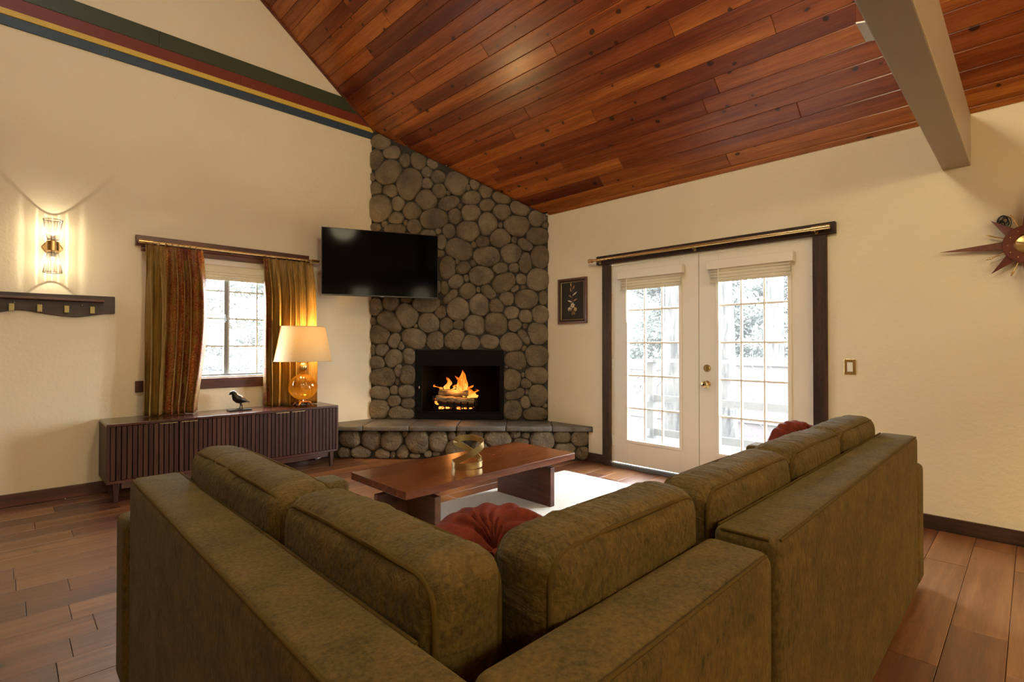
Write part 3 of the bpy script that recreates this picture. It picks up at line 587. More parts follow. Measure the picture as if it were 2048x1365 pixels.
HEARTH_STONES=[(0.328,0.209,0.119,0.082,0),(0.558,0.198,0.101,0.096,0),(0.784,0.193,0.114,0.096,0),(0.932,0.262,0.028,0.034,0),(1.064,0.182,0.124,0.112,0),(1.297,0.184,0.1,0.105,0),(1.435,0.246,0.038,0.051,0),(1.537,0.267,0.041,0.041,0),(0.266,0.058,0.059,0.058,0),(0.447,0.066,0.098,0.058,0),(0.69,0.048,0.076,0.051,0),(0.798,0.043,0.026,0.038,0),(0.908,0.081,0.059,0.075,0),(1.036,0.035,0.059,0.024,0),(1.177,0.057,0.038,0.034,0),(1.267,0.058,0.045,0.022,0),(1.462,0.124,0.103,0.081,0),(1.699,0.253,0.07,0.047,0),(1.927,0.229,0.135,0.08,0),(2.116,0.271,0.062,0.033,0),(2.225,0.257,0.04,0.036,0),(2.182,0.199,0.08,0.036,0),(2.4,0.215,0.12,0.091,0),(2.609,0.246,0.09,0.061,0),(2.804,0.233,0.094,0.072,0),(2.645,0.12,0.108,0.061,0),(2.829,0.082,0.072,0.061,0),(1.744,0.122,0.081,0.066,0),(1.963,0.073,0.095,0.065,0),(2.153,0.09,0.08,0.058,0),(2.327,0.066,0.08,0.051,0),(2.486,0.064,0.058,0.04,0),(0.105,0.198,0.088,0.076,0),(-0.061,0.24,0.078,0.065,0),(0.022,0.078,0.088,0.054,0)]
# ================================================================= corner fireplace
PA, PB = Vector((3.045, 5.439, 0)), Vector((4.398, 3.883, 0))
PE = (PB-PA).normalized(); PLEN = (PB-PA).length; PN = Vector((PE.y, -PE.x, 0))      # towards the room
def chim(s, z, d=0.0): return PA + PE*s + PN*d + Vector((0,0,z))
def chtop(s): return roof((PA + PE*s).x) - 0.004
F0, F1, FZ0, FZ1 = 0.522, 1.560, 0.375, 1.168
HZ = 0.365
fp = thing('fireplace', (3.75, 4.65, 0), 'tall dark river stone corner fireplace with raised stone hearth and lit fire', 'fireplace')
m = MB(); TH = -0.10
def cpiece(s0, s1, z0, z1):
    z1 = z1 or (lambda s: chtop(s))
    m.prism([chim(s0,z0), chim(s1,z0), chim(s1,z1(s1)), chim(s0,z1(s0))], PN*TH)
cpiece(0.0, F0, 0.0, None); cpiece(F1, PLEN, 0.0, None); cpiece(F0, F1, FZ1, None); cpiece(F0, F1, 0.0, lambda s: FZ0)
chm = m.build('chimney_wall', 'mortar', fp)
def stone_outlines(stones, inside):
    """each stone grows from its ellipse until it meets its neighbours"""
    out = []
    R_ = [(Matrix.Rotation(-radians(a), 2)) for *_, a in stones]
    def dist(i, p):
        s, z, a, b, an = stones[i]; q = R_[i] @ (p - Vector((s, z))); return sqrt((q.x/a)**2 + (q.y/b)**2)
    for i, (s, z, a, b, an) in enumerate(stones):
        c = Vector((s, z)); nb = [j for j in range(len(stones)) if j != i and (Vector(stones[j][:2]) - c).length < max(a,b) + max(stones[j][2], stones[j][3]) + 0.06]
        n = 22; rad = []
        for k in range(n):
            g = 2*pi*k/n; d = Vector((cos(g), sin(g))); lo = 0.0; st = 0.004; r = st
            while r < 0.5:
                p = c + d*r; di = dist(i, p)
                if di > 1.27 or not inside(p): break
                if any(dist(j, p) < di for j in nb): break
                r += st
            rad.append(max(0.010, r - 0.0045))
        for _ in range(2): rad = [0.25*rad[k-1] + 0.5*rad[k] + 0.25*rad[(k+1) % n] for k in range(n)]
        out.append((c, [c + Vector((cos(2*pi*k/n), sin(2*pi*k/n)))*(rad[k]*(1 + 0.035*noise.noise(Vector((i*3.7, k*0.9, 1.0))))) for k in range(n)], min(a,b)))
    return out
def lay_stones(stones, inside, place, parent, bulge=0.5, mx=0.046):
    for i, (c, ol, sz) in enumerate(stone_outlines(stones, inside)):
        n = len(ol); H = min(mx, 0.014 + sz*bulge*0.5) * (0.8 + 0.4*random.random()); sd = Vector((i*1.7, i*0.3, 4.0))
        rings = [(1.0, -0.014), (0.985, 0.40*H), (0.91, 0.76*H), (0.74, 0.96*H), (0.40, 1.0*H)]
        tx, tz = random.uniform(-0.12,0.12), random.uniform(-0.12,0.12)
        vs = []; fs = []
        for ri, (k, h) in enumerate(rings):
            for p in ol:
                q = c + (p-c)*k; dz = 0 if ri == 0 else 0.16*H*noise.noise(Vector((q.x*11, q.y*11, 0)) + sd) + (q.x-c.x)*tx + (q.y-c.y)*tz
                vs.append(place(q.x, q.y, h + dz))
        vs.append(place(c.x, c.y, H*1.01))
        for ri in range(len(rings)-1):
            for k in range(n): fs.append((ri*n+k, ri*n+(k+1) % n, (ri+1)*n+(k+1) % n, (ri+1)*n+k))
        L0 = (len(rings)-1)*n
        for k in range(n): fs.append((L0+k, L0+(k+1) % n, len(vs)-1))
        MB().add(vs, fs).build('stone', 'stone', parent, smooth=75)
def in_ch(p):
    if p.x < -0.012 or p.x > PLEN+0.012 or p.y > chtop(p.x) - 0.006 or p.y < HZ + 0.004: return False
    return not (F0+0.004 < p.x < F1-0.004 and p.y < FZ1+0.002)
lay_stones(CHIMNEY_STONES, in_ch, chim, chm)
# hearth
HA, HB = Vector((2.44, YL, 0)), Vector((XR, 3.31, 0)); HE = (HB-HA).normalized(); HLEN = (HB-HA).length; HN = Vector((HE.y, -HE.x, 0))
hp = lambda s, z, d=0.0: HA + HE*s + HN*d + Vector((0,0,z))
hb = MB().prism([HA, HB, Vector((XR, 3.95, 0)), Vector((3.02, YL, 0))], (0,0,0.315)).build('hearth_base', 'mortar', fp)
lay_stones(HEARTH_STONES, lambda p: -0.005 < p.x < HLEN-0.004 and 0.004 < p.y < 0.318, hp, hb, 0.75, 0.065)
SA, SB = Vector((2.262, YL, 0)), Vector((XR, 3.252, 0)); SE = (SB-SA).normalized(); SLEN = (SB-SA).length; SN = Vector((SE.y, -SE.x, 0))
cuts = [0.238, 0.619, 1.1135, 1.619, 2.140, 2.632, SLEN]      # the console stands against the first slab
back = lambda s: PA + PE*(PLEN*(s/SLEN)) - PN*0.02
for i in range(6):
    s0, s1 = cuts[i]+0.002, cuts[i+1]-0.002; n = 9; fr = []
    for k in range(n+1):
        s = s0 + (s1-s0)*k/n; j = 0.010*noise.noise(Vector((s*17, i*3.0, 0)))
        fr.append(SA + SE*s + SN*(j - (0.012 if k in (0, n) else 0)))
    # the outer slabs run along the walls, the inner ones run back to the stones
    def bk(s):
        # straight back from the front edge until the stones or a wall
        o = SA + SE*s; t_ = 2.0
        d = -SN
        for q, nrm in ((Vector((0,YL,0)), Vector((0,1,0))), (Vector((XR,0,0)), Vector((1,0,0)))):
            den = d.dot(nrm)
            if den > 1e-6: t_ = min(t_, (q-o).dot(nrm)/den)
        den = d.dot(-PN)
        if den > 1e-6: t_ = min(t_, (PA - PN*0.03 - o).dot(-PN)/den)
        e = o + d*max(t_, 0.0)
        return Vector((max(e.x, 2.427), e.y if e.x >= 2.427 else YL, 0))
    ol = fr + [bk(s1 - (s1-s0)*k/6) for k in range(7)]
    up = [Vector((p.x,p.y,HZ)) for p in ol]
    lo = [Vector((p.x,p.y,0.312)) for p in ol]
    N_ = len(ol); vs = lo + up
    # soft worn front edge
    f_in = [Vector((p.x,p.y,HZ-0.014)) + SN*0.006 for p in fr]
    mb = MB().add(vs, [tuple(range(N_))[::-1], tuple(range(N_,2*N_))] + [(k,(k+1) % N_,N_+(k+1) % N_,N_+k) for k in range(N_)])
    mb.build('hearth_slab', 'hearth_slate', fp, bevel=0.009, seg=2, smooth=50)
# firebox: a steel box set into the stones
fb = MB(); d1 = -0.50
q = lambda s, z, d: chim(s, z, d)
i0, i1, j0, j1 = F0+0.006, F1-0.006, FZ0-0.004, FZ1-0.004
k0_, k1_ = F0+0.14, F1-0.14
fb.add([q(i0,j0,0.0),q(i1,j0,0.0),q(k1_,j0,d1),q(k0_,j0,d1),q(i0,j1,0.0),q(i1,j1,0.0),q(k1_,j1,d1),q(k0_,j1,d1)], [(0,1,2,3),(4,7,6,5),(0,3,7,4),(1,5,6,2),(3,2,6,7)])
box = fb.build('firebox', 'soot', fp)
def fbar(name, s0, s1, z0, z1, da, db, mat='black_metal'):
    return MB().prism([chim(s0,z0,da), chim(s1,z0,da), chim(s1,z1,da), chim(s0,z1,da)], PN*(db-da)).build(name, mat, fp, bevel=0.002, seg=1)
fbar('firebox_hood', F0+0.004, F1-0.004, 0.985, FZ1-0.004, -0.01, 0.012)
fbar('firebox_sill', F0+0.004, F1-0.004, FZ0-0.008, 0.445, -0.02, 0.010)
fbar('firebox_jamb', F0+0.004, F0+0.085, 0.445, 0.985, -0.02, 0.008)
fbar('firebox_jamb', F1-0.05, F1-0.004, 0.445, 0.985, -0.02, 0.008)
fbar('sill_rail', F0+0.05, F1-0.05, 0.447, 0.459, 0.0, 0.018)
MB().obox(chim(F0+0.055,0.735,0.016), PE*0.006, PN*0.004, Vector((0,0,0.014))).build('hood_handle', 'alu_light', fp, bevel=0.002)
# grate, logs, embers, flames
GC = 0.965; gd = -0.24
gr = thing('fire_grate', tuple(chim(GC,0.375,gd)), 'black iron grate holding the burning logs', 'grate')
for k in range(7):
    s = GC-0.24+0.08*k
    MB().tube([chim(s,0.56,gd+0.15), chim(s,0.475,gd+0.14), chim(s,0.465,gd-0.12), chim(s,0.52,gd-0.14)], 0.009, 6).build('grate_bar', 'black_metal', gr)
for d in (0.13, -0.10): MB().tube([chim(GC-0.27,0.462,gd+d), chim(GC+0.27,0.462,gd+d)], 0.009, 6).build('cross_bar', 'black_metal', gr)
for s in (-0.22,0.22):
    for d in (0.13,-0.10): MB().tube([chim(GC+s,0.462,gd+d), chim(GC+s,0.375,gd+d)], 0.009, 6).build('leg', 'black_metal', gr)
t = NT('log_wood'); v = t.coord((1,1,1), 4.0)
c = t.ramp(t.noise(t.coord((6,6,26), 4.0), 1.6, 5, 0.65), [(0.35, (0.035,0.026,0.016)), (0.5, (0.23,0.17,0.085)), (0.7, (0.40,0.31,0.17))])
t.done(t.bsdf(base=c, rough=0.85, normal=t.bump(t.noise(t.coord((6,6,26), 4.0), 3, 5), 0.7, 0.02)))
plain('charred', (0.012,0.010,0.009), 0.9)
def log(name, a, b, r, mat, label, seed):
    a, b = Vector(a), Vector(b); n = 12; path = []; rs = []
    for k in range(n+1):
        path.append(a + (b-a)*k/n + Vector((0,0,0.010*noise.noise(Vector((k*0.5, seed, 0)))))); rs.append(r*(1 + 0.14*noise.noise(Vector((k*0.6, seed, 3)))))
    o = MB().tube(path, rs, 11).build(name, mat, smooth=50)
    o.location = (0,0,0); return tag(o, label, 'log')
log('fire_log', chim(GC-0.22,0.595,gd+0.12), chim(GC+0.23,0.560,gd+0.11), 0.036, 'log_wood', 'pale split log lying at the front of the fire grate', 1)
log('fire_log', chim(GC-0.20,0.655,gd+0.03), chim(GC+0.16,0.650,gd+0.06), 0.044, 'log_wood', 'pale thick log resting on top of the fire, topmost of the pile', 2)
log('fire_log', chim(GC-0.30,0.565,gd-0.06), chim(GC+0.25,0.545,gd-0.02), 0.044, 'charred', 'charred black log at the back of the fire', 3)
log('fire_log', chim(GC-0.19,0.505,gd+0.09), chim(GC+0.22,0.505,gd+0.09), 0.026, 'charred', 'charred thin log low in the grate', 4)
t = NT('ember_glow'); n_ = t.noise(t.coord((1,1,1), 7), 60, 3)
t.done(t.n('Emission', {'Color': t.ramp(n_, [(0.38, (0.10,0.008,0.001)), (0.5, (1.0,0.16,0.015)), (0.64, (1.0,0.52,0.12))]), 'Strength': 2.6}).outputs[0])
rn = random.Random(5)
for k in range(30):
    s = GC - 0.23 + 0.46*rn.random(); z = rn.choice((0.395, 0.405, 0.482, 0.49)); d = gd + rn.uniform(-0.05, 0.17); r_ = rn.uniform(0.012, 0.026)
    mb = MB()
    vs = [(cos(a)*cos(e_), sin(a)*cos(e_), sin(e_)) for e_ in (-0.9,0,0.9) for a in [2*pi*i/6 for i in range(6)]]
    vs = [Vector(p)*r_*rn.uniform(0.75,1.2) for p in vs]; vs = [chim(s,z,d) + PE*(p.x*1.5) + PN*p.y + Vector((0,0,p.z*0.7)) for p in vs]
    fs = [(i*6+j, i*6+(j+1) % 6, (i+1)*6+(j+1) % 6, (i+1)*6+j) for i in range(2) for j in range(6)] + [tuple(range(6))[::-1], tuple(range(12,18))]
    o = mb.add(vs, fs).build('ember', 'ember_glow')
    tag(o, 'small glowing ember under the burning logs', 'ember', 'embers in the fire grate')
t = NT('flame'); g = t.n('TexCoord').outputs['Generated']; sx = t.n('SeparateXYZ', {0: g}).outputs[2]
n_ = t.noise(t.coord((40,40,9)), 1.0, 3, 0.6, 1.0)
f = t.math('SUBTRACT', t.math('ADD', t.math('MULTIPLY', n_, 0.9), 0.35), t.math('MULTIPLY', sx, 0.45))
em = t.n('Emission', {'Color': t.ramp(f, [(0.30, (0.55,0.05,0.003)), (0.52, (1.0,0.20,0.015)), (0.72, (1.0,0.42,0.07))]), 'Strength': 1.3}).outputs[0]
al = t.ramp(f, [(0.26, (0,0,0)), (0.46, (1,1,1))])
t.done(t.n('MixShader', {0: al, 1: t.n('BsdfTransparent').outputs[0], 2: em}).outputs[0])
fire = thing('fire', tuple(chim(GC,0.50,gd)), 'orange flames rising from the logs in the fireplace', 'fire')
def tongue(s0, z0, d0, lean, h, wd, seed, curl=0.3):
    n, nr = 16, 9; g = []
    for k in range(n+1):
        u = k/n; x = s0 + lean*u + curl*0.05*sin(3.0*u*pi*0.9 + seed) * u; z = z0 + h*u
        wv = wd*(0.30 + 1.0*sin(pi*min(1, u*0.72+0.22)))*(1-u**3) + 0.002
        ring = []
        for j in range(nr):
            a = 2*pi*j/nr; rr = 1 + 0.25*noise.noise(Vector((j*1.1, u*5, seed)))
            ring.append(chim(x + wv*0.5*cos(a)*rr, z + 0.02*noise.noise(Vector((j*2.0, seed, u*3))), d0 + 0.30*wv*sin(a)*rr))
        g.append(ring)
    MB().sheet(g, closed=True).build('flame_tongue', 'flame', fire, smooth=180)
fd = gd + 0.02
tongue(GC+0.075, 0.62, fd+0.02, 0.005, 0.31, 0.115, 1.0, 0.2)
tongue(GC+0.115, 0.61, fd+0.05, -0.10, 0.25, 0.060, 2.0, 0.5)
tongue(GC-0.115, 0.68, fd, 0.03, 0.165, 0.060, 3.0, 0.6)
tongue(GC-0.165, 0.66, fd-0.02, -0.09, 0.09, 0.030, 4.0, 0.9)
tongue(GC-0.075, 0.68, fd-0.01, 0.10, 0.075, 0.026, 5.0, 0.9)
tongue(GC+0.20, 0.60, fd+0.03, -0.05, 0.15, 0.070, 6.0, 1.2)
tongue(GC+0.235, 0.60, fd+0.02, -0.02, 0.10, 0.050, 7.0, 1.2)
tongue(GC-0.205, 0.52, fd+0.10, -0.03, 0.07, 0.024, 8.0, 0.5)
tongue(GC+0.16, 0.60, fd+0.06, 0.04, 0.11, 0.040, 9.0, 0.7)
bulb_light(chim(GC, 0.72, gd+0.12), 2.5, (1.0,0.36,0.08), 0.06, 'fire_light', fire)
# ================================================================= sectional sofa
def soft_box(name, parent, x0, x1, y0, y1, z0, z1, r=0.03, mat='sofa_fabric', n=6, puff=(0,0,0), wr=0.0, seed=0):
    return rounded((x0+x1)/2,(y0+y1)/2,(z0+z1)/2,(x1-x0)/2,(y1-y0)/2,(z1-z0)/2, r, n, puff, wr, seed).build(name, mat, parent, smooth=60, weld=True)
def seam(parent, pts, r=0.0035, name='piping'):
    return MB().tube(pts, r, 6).build(name, 'sofa_piping', parent, smooth=60)
ZR = 0.765
A_ = thing('sectional_sofa', (0.9, 1.3, 0), 'olive velvet corner section of the sofa with two near back cushions, closest to the viewer', 'sofa', 'sofa sections')
soft_box('back_rail', A_, 0.302, 0.457, 0.405, 2.165, 0.03, ZR, 0.026)
soft_box('back_rail', A_, 0.457, 1.214, 0.405, 0.560, 0.03, ZR-0.004, 0.030)
soft_box('base', A_, 0.45, 1.20, 0.55, 2.17, 0.03, 0.30, 0.02)
soft_box('armrest', A_, 0.288, 1.115, 2.168, 2.335, 0.03, 0.612, 0.028)
soft_box('seat_cushion', A_, 0.47, 1.27, 1.30, 2.160, 0.295, 0.470, 0.05, 'sofa_seat_daylit', 6, (0,0,0.02))
soft_box('seat_cushion', A_, 0.47, 1.215, 0.57, 1.295, 0.295, 0.470, 0.05, 'sofa_seat_daylit', 6, (0,0,0.02))
seam(A_, [(0.3085,0.43,ZR-0.006),(0.3085,2.14,ZR-0.006)]); seam(A_, [(0.447,0.66,ZR-0.003),(0.447,2.14,ZR-0.003)])
seam(A_, [(0.32,2.159,ZR-0.006),(0.44,2.159,ZR-0.006)]); seam(A_, [(0.32,0.412,ZR-0.008),(1.18,0.412,ZR-0.008)])
for x, y in ((0.36,0.47),(0.36,2.28),(1.05,2.28),(1.12,0.5)): MB().lathe([(0.022,0.0),(0.028,0.035)], (x,y,0), 12).build('foot', 'black_plastic', A_)
B_ = thing('sectional_sofa', (2.3, 0.9, 0), 'olive velvet long section of the sofa with three back cushions beside the double doors', 'sofa', 'sofa sections')
soft_box('back_rail', B_, 1.240, 3.190, 0.402, 0.560, 0.03, ZR+0.010, 0.026)
soft_box('base', B_, 1.24, 3.19, 0.55, 1.22, 0.03, 0.30, 0.02)
soft_box('armrest', B_, 3.192, 3.350, 0.400, 1.235, 0.03, 0.617, 0.028)
for i in range(3): soft_box('seat_cushion', B_, 1.245+0.648*i, 1.245+0.648*(i+1)-0.006, 0.57, 1.27, 0.295, 0.470, 0.05, 'sofa_seat_daylit', 6, (0,0,0.02))
seam(B_, [(1.262,0.4085,ZR+0.004),(3.165,0.4085,ZR+0.004)]); seam(B_, [(1.262,0.551,ZR+0.007),(3.165,0.551,ZR+0.007)]); seam(B_, [(1.2465,0.43,ZR+0.004),(1.2465,0.54,ZR+0.004)])
for x, y in ((1.30,0.47),(3.28,0.47),(3.28,1.15),(1.30,1.12)): MB().lathe([(0.022,0.0),(0.028,0.035)], (x,y,0), 12).build('foot', 'black_plastic', B_)
def back_cushion(parent, along, c0, c1, d0, d1, seed, z0=0.45, z1=0.868, tilt=0.0):
    """along 'x' or 'y': extent c0..c1, thickness d0..d1"""
    hl, ht, hz = (c1-c0)/2, (d1-d0)/2, (z1-z0)/2; r = 0.052
    if along == 'y': mb = rounded((d0+d1)/2,(c0+c1)/2,(z0+z1)/2, ht, hl, hz, r, 40, (0.014,0,0.008), 0.0042, seed)
    else: mb = rounded((c0+c1)/2,(d0+d1)/2,(z0+z1)/2, hl, ht, hz, r, 40, (0,0.014,0.008), 0.0042, seed)
    o = mb.build('back_cushion', 'sofa_cushion_'+along, parent, smooth=80, weld=True)
    k = r*(1-0.70711)
    for sg in (-1, 1):
        base = rrect(hl-k, hz-k, r*0.95, 5); loop = []
        for i, (a, z) in enumerate(base):
            b = base[(i+1) % len(base)]; m_ = 1 if hypot(b[0]-a, b[1]-z) < 0.08 else 12
            for j in range(m_): loop.append((a+(b[0]-a)*j/m_, z+(b[1]-z)*j/m_))
        pts = []
        for a, z in loop:
            ua, uz = max(-1,min(1,a/hl)), max(-1,min(1,z/hz)); th = sg*(ht-k + 0.001)
            zz = z + 0.008*uz*(1-ua**2)*(1-(th/ht)**4)
            p = (a, th, zz)
            q = ((d0+d1)/2 + p[1], (c0+c1)/2 + p[0], (z0+z1)/2 + p[2]) if along == 'y' else ((c0+c1)/2 + p[0], (d0+d1)/2 + p[1], (z0+z1)/2 + p[2])
            pts.append(q)
        MB().tube(pts, 0.0052, 6, closed=True).build('piping', 'sofa_piping', o, smooth=60)
    return o
back_cushion(A_, 'y', 1.255, 2.075, 0.462, 0.622, 1, z1=0.858)
back_cushion(A_, 'y', 0.640, 1.250, 0.462, 0.628, 2, z1=0.860)
back_cushion(A_, 'x', 0.645, 1.205, 0.566, 0.725, 3, z1=0.870)
back_cushion(B_, 'x', 1.250, 1.880, 0.568, 0.725, 4, z1=0.858)
back_cushion(B_, 'x', 1.886, 2.520, 0.568, 0.725, 5, z1=0.858)
back_cushion(B_, 'x', 2.526, 3.160, 0.568, 0.725, 6, z1=0.855)
# round pleated pillows
def round_pillow(name, c, R_, T_, rot, label, pleats, seed):
    c = Vector(c); Mx = Matrix.Translation(c) @ rot.to_4x4(); n, nr = 132, 17
    r = thing(name, tuple(c), label, 'pillow', 'rust round pillows'); mb = MB()
    for sg in (1, -1):
        g = []
        for i in range(nr+1):
            u = 0.04 + 0.96*i/nr; ring = []
            for j in range(n):
                th = 2*pi*j/n; sw = th + 0.55*(1-u)*sin(th*3+seed) + 0.35*u
                h = T_*(1-u**2.6)**0.55 * (0.62+0.38*min(1, u/0.35))
                pl = abs(sin(sw*pleats/2 + 0.7*noise.noise(Vector((cos(th)*2, sin(th)*2, seed)))))
                h += 0.020*(pl-0.5)*sin(pi*min(1, u*1.02))**0.7 + 0.012*noise.noise(Vector((u*5*cos(th), u*5*sin(th), seed)))
                rr = R_*u*(1 + 0.025*(pl-0.5)*u)
                ring.append(Mx @ Vector((rr*cos(th), rr*sin(th), sg*max(h, 0.0 if i == nr else 0.004))))
            g.append(ring)
        mb.sheet(g, closed=True)
    mb.build('pillow_cover', 'rust_velvet', r, smooth=80)
    for sg in (1, -1):
        MB().lathe([(0.0,0.010),(0.012,0.008),(0.018,0.0),(0.014,-0.006),(0,-0.007)], (0,0,0), 14).xf(Mx @ Matrix.Translation((0,0,sg*T_*0.62)) @ (Matrix.Identity(4) if sg > 0 else Matrix.Rotation(pi,4,'X'))).build('button', 'rust_velvet', r, smooth=60)
    return r
round_pillow('round_pillow', (0.975, 1.055, 0.600), 0.228, 0.080, Matrix.Rotation(radians(-38),3,'Z') @ Matrix.Rotation(radians(26),3,'X'), 'rust velvet round pleated pillow in the near corner of the sofa', 18, 1.0)
round_pillow('round_pillow', (3.035, 0.885, 0.640), 0.175, 0.080, Matrix.Rotation(radians(-40),3,'Z') @ Matrix.Rotation(radians(72),3,'X'), 'rust velvet round pleated pillow at the far end of the sofa by the doors', 22, 2.0)
# ================================================================= rug and coffee table
o = MB().box(1.10, 3.865, 0.95, 3.20, 0.001, 0.012).build('area_rug', 'rug_wool', bevel=0.004)
tag(o, 'cream flat woven area rug under the wooden coffee table', 'rug')
ct = thing('coffee_table', (2.39, 2.83, 0.012), 'low glossy walnut coffee table with two slab legs', 'coffee table')
MB().box(1.620, 3.150, 2.503, 3.148, 0.338, 0.385).build('tabletop', 'table_wood', ct, bevel=0.0025)
for x, xo in ((1.868, 1.630), (2.922, 3.14)):
    lg = MB().box(x-0.022, x+0.022, 2.535, 3.116, 0.012, 0.300).build('leg', 'leg_wood', ct, bevel=0.002)
    MB().box(min(x,xo)+(0.022 if xo > x else 0), max(x,xo)-(0.022 if xo < x else 0), 2.828, 2.872, 0.012, 0.298).build('leg_web', 'leg_wood', lg, bevel=0.002)
    MB().box(x-0.06, x+0.06, 2.60, 3.05, 0.300, 0.338).build('spacer', 'leg_wood', ct, bevel=0.002)
# brass ribbon sculpture
pts = [(-0.100,0.010,0.022),(-0.075,-0.048,0.020),(-0.01,-0.074,0.020),(0.06,-0.060,0.022),(0.100,-0.015,0.028),(0.092,0.030,0.045),(0.045,0.052,0.080),(-0.020,0.060,0.125),(-0.080,0.050,0.158),(-0.060,0.050,0.183),(-0.005,0.062,0.190),(0.06,0.050,0.188),(0.110,0.008,0.172),(0.100,-0.030,0.145),(0.045,-0.050,0.105),(-0.03,-0.046,0.066),(-0.088,-0.018,0.036)]
n = len(pts); P_ = []
for i in range(n):
    p0, p1, p2, p3 = (Vector(pts[(i+k) % n]) for k in (-1,0,1,2))
    for j in range(7):
        u = j/7; P_.append(0.5*((2*p1) + (p2-p0)*u + (2*p0-5*p1+4*p2-p3)*u*u + (3*p1-p0-3*p2+p3)*u**3))
SCx, SCy = 2.255, 2.73; ry = Matrix.Rotation(radians(-44.56), 3, 'Z')
P_ = [ry @ p + Vector((SCx, SCy, 0.385)) for p in P_]
g = []
for i, p in enumerate(P_):
    tg = (P_[(i+1) % len(P_)] - P_[i-1]).normalized(); up = Vector((0,0,1)); up = (up - tg*up.dot(tg)*0.5).normalized(); sd = tg.cross(up).normalized(); up = sd.cross(tg).normalized()
    a, b = 0.020, 0.0035
    g.append([p + up*a + sd*b, p + up*a - sd*b, p - up*a - sd*b, p - up*a + sd*b])
mb = MB(); N_ = len(g)
vs = [q for r_ in g for q in r_]; zmin = min(q.z for q in vs); vs = [q + Vector((0,0,0.3855-zmin)) for q in vs]
fs = [(i*4+k, i*4+(k+1) % 4, ((i+1) % N_)*4+(k+1) % 4, ((i+1) % N_)*4+k) for i in range(N_) for k in range(4)]
o = mb.add(vs, fs).build('ribbon_sculpture', 'gold_satin', smooth=40)
tag(o, 'brushed brass looping ribbon sculpture on the coffee table', 'sculpture')
# ================================================================= media console
CX0, CX1, CY0, CY1, CZ0, CZ1 = 0.552, 2.415, 4.972, 5.415, 0.150, 0.612
cs = thing('media_console', (1.48, 5.2, 0), 'long low dark walnut console with slatted doors under the curtained window', 'console')
MB().box(CX0, CX1, CY0, CY1, CZ1-0.022, CZ1).build('top_panel', 'console_top', cs, bevel=0.002)
MB().box(CX0, CX0+0.022, CY0, CY1, CZ0, CZ1-0.022).build('side_panel', 'console_wood', cs, bevel=0.001, seg=1)
MB().box(CX1-0.022, CX1, CY0, CY1, CZ0, CZ1-0.022).build('side_panel', 'console_wood', cs, bevel=0.001, seg=1)
MB().box(CX0+0.022, CX1-0.022, CY0, CY1, CZ0, CZ0+0.022).build('bottom_panel', 'console_top', cs, bevel=0.001, seg=1)
MB().box(CX0+0.022, CX1-0.022, CY1-0.012, CY1, CZ0+0.022, CZ1-0.022).build('back_panel', 'soot', cs)
MB().box(CX0+0.10, CX1-0.10, CY0+0.03, CY0+0.05, CZ0-0.05, CZ0).build('apron', 'console_top', cs)
for x, sg in ((CX0+0.045, 1), (CX1-0.075, -1)):
    for y in (CY0+0.02, CY1-0.06):
        q = 0.012*sg
        MB().hexa([(x+0.004,y,0),(x+0.030,y,0),(x+0.030,y+0.035,0),(x+0.004,y+0.035,0),(x-0.002,y,CZ0),(x+0.040,y,CZ0),(x+0.040,y+0.04,CZ0),(x-0.002,y+0.04,CZ0)]).build('leg', 'console_wood', cs, bevel=0.002)
dw = (CX1-CX0-0.044)/4; ns = 13
for i in range(4):
    xa = CX0+0.022+dw*i; xb = xa+dw
    dr = MB().box(xa+0.0015, xb-0.0015, CY0+0.016, CY0+0.026, CZ0+0.024, CZ1-0.025).build('door', 'soot', cs)
    pitch = (dw-0.003)/ns
    for k in range(ns):
        s0 = xa+0.0015+k*pitch
        MB().box(s0+0.0032, s0+pitch-0.0032, CY0+0.004, CY0+0.016, CZ0+0.024, CZ1-0.025).build('slat', 'console_wood', dr, bevel=0.001, seg=1)
    hx = xb-0.012-0.125 if i in (0,2) else xa+0.012
    if i in (0,2): h0, h1 = xb-0.135, xb-0.015
    else: h0, h1 = xa+0.015, xa+0.135
    MB().box(h0, h1, CY0-0.006, CY0+0.012, CZ1-0.030, CZ1-0.0255).build('handle', 'gold_satin', dr)
# bird figurine
def sweep(mb, secs, n=14):
    """secs: (centre, half-width vector, half-height vector)"""
    g = [[Vector(c) + Vector(a)*cos(2*pi*k/n) + Vector(b)*sin(2*pi*k/n) for k in range(n)] for c, a, b in secs]
    return mb.sheet(g, closed=True)
bd = thing('bird_figurine', (1.555, 5.2, CZ1), 'small dark bronze bird figurine on a flat black plinth', 'figurine')
bo = Vector((1.553, 5.205, CZ1))
bx = Vector((0.985,-0.17,0)); by = Vector((0.17,0.985,0)); bz = Vector((0,0,1))
MB().box(1.458, 1.655, 5.165, 5.245, CZ1+0.0005, CZ1+0.013).build('plinth', 'bronze_black', bd, bevel=0.002)
prof = [(-0.086,0.150,0.001,0.001),(-0.078,0.154,0.004,0.005),(-0.070,0.160,0.011,0.013),(-0.060,0.168,0.017,0.018),(-0.048,0.170,0.019,0.021),(-0.040,0.160,0.020,0.024),(-0.032,0.140,0.025,0.030),(-0.022,0.120,0.032,0.038),(-0.005,0.108,0.036,0.041),(0.015,0.100,0.034,0.038),(0.035,0.094,0.027,0.028),(0.055,0.087,0.016,0.015),(0.075,0.080,0.009,0.007),(0.092,0.074,0.003,0.003)]
secs = []
for i, (a, z, wd, ht) in enumerate(prof):
    nx = prof[min(i+1,len(prof)-1)]; pv = prof[max(i-1,0)]; tg = (bx*(nx[0]-pv[0]) + bz*(nx[1]-pv[1])).normalized(); upv = by.cross(tg)*-1
    secs.append((bo + bx*a + bz*z, by*wd, upv.normalized()*ht))
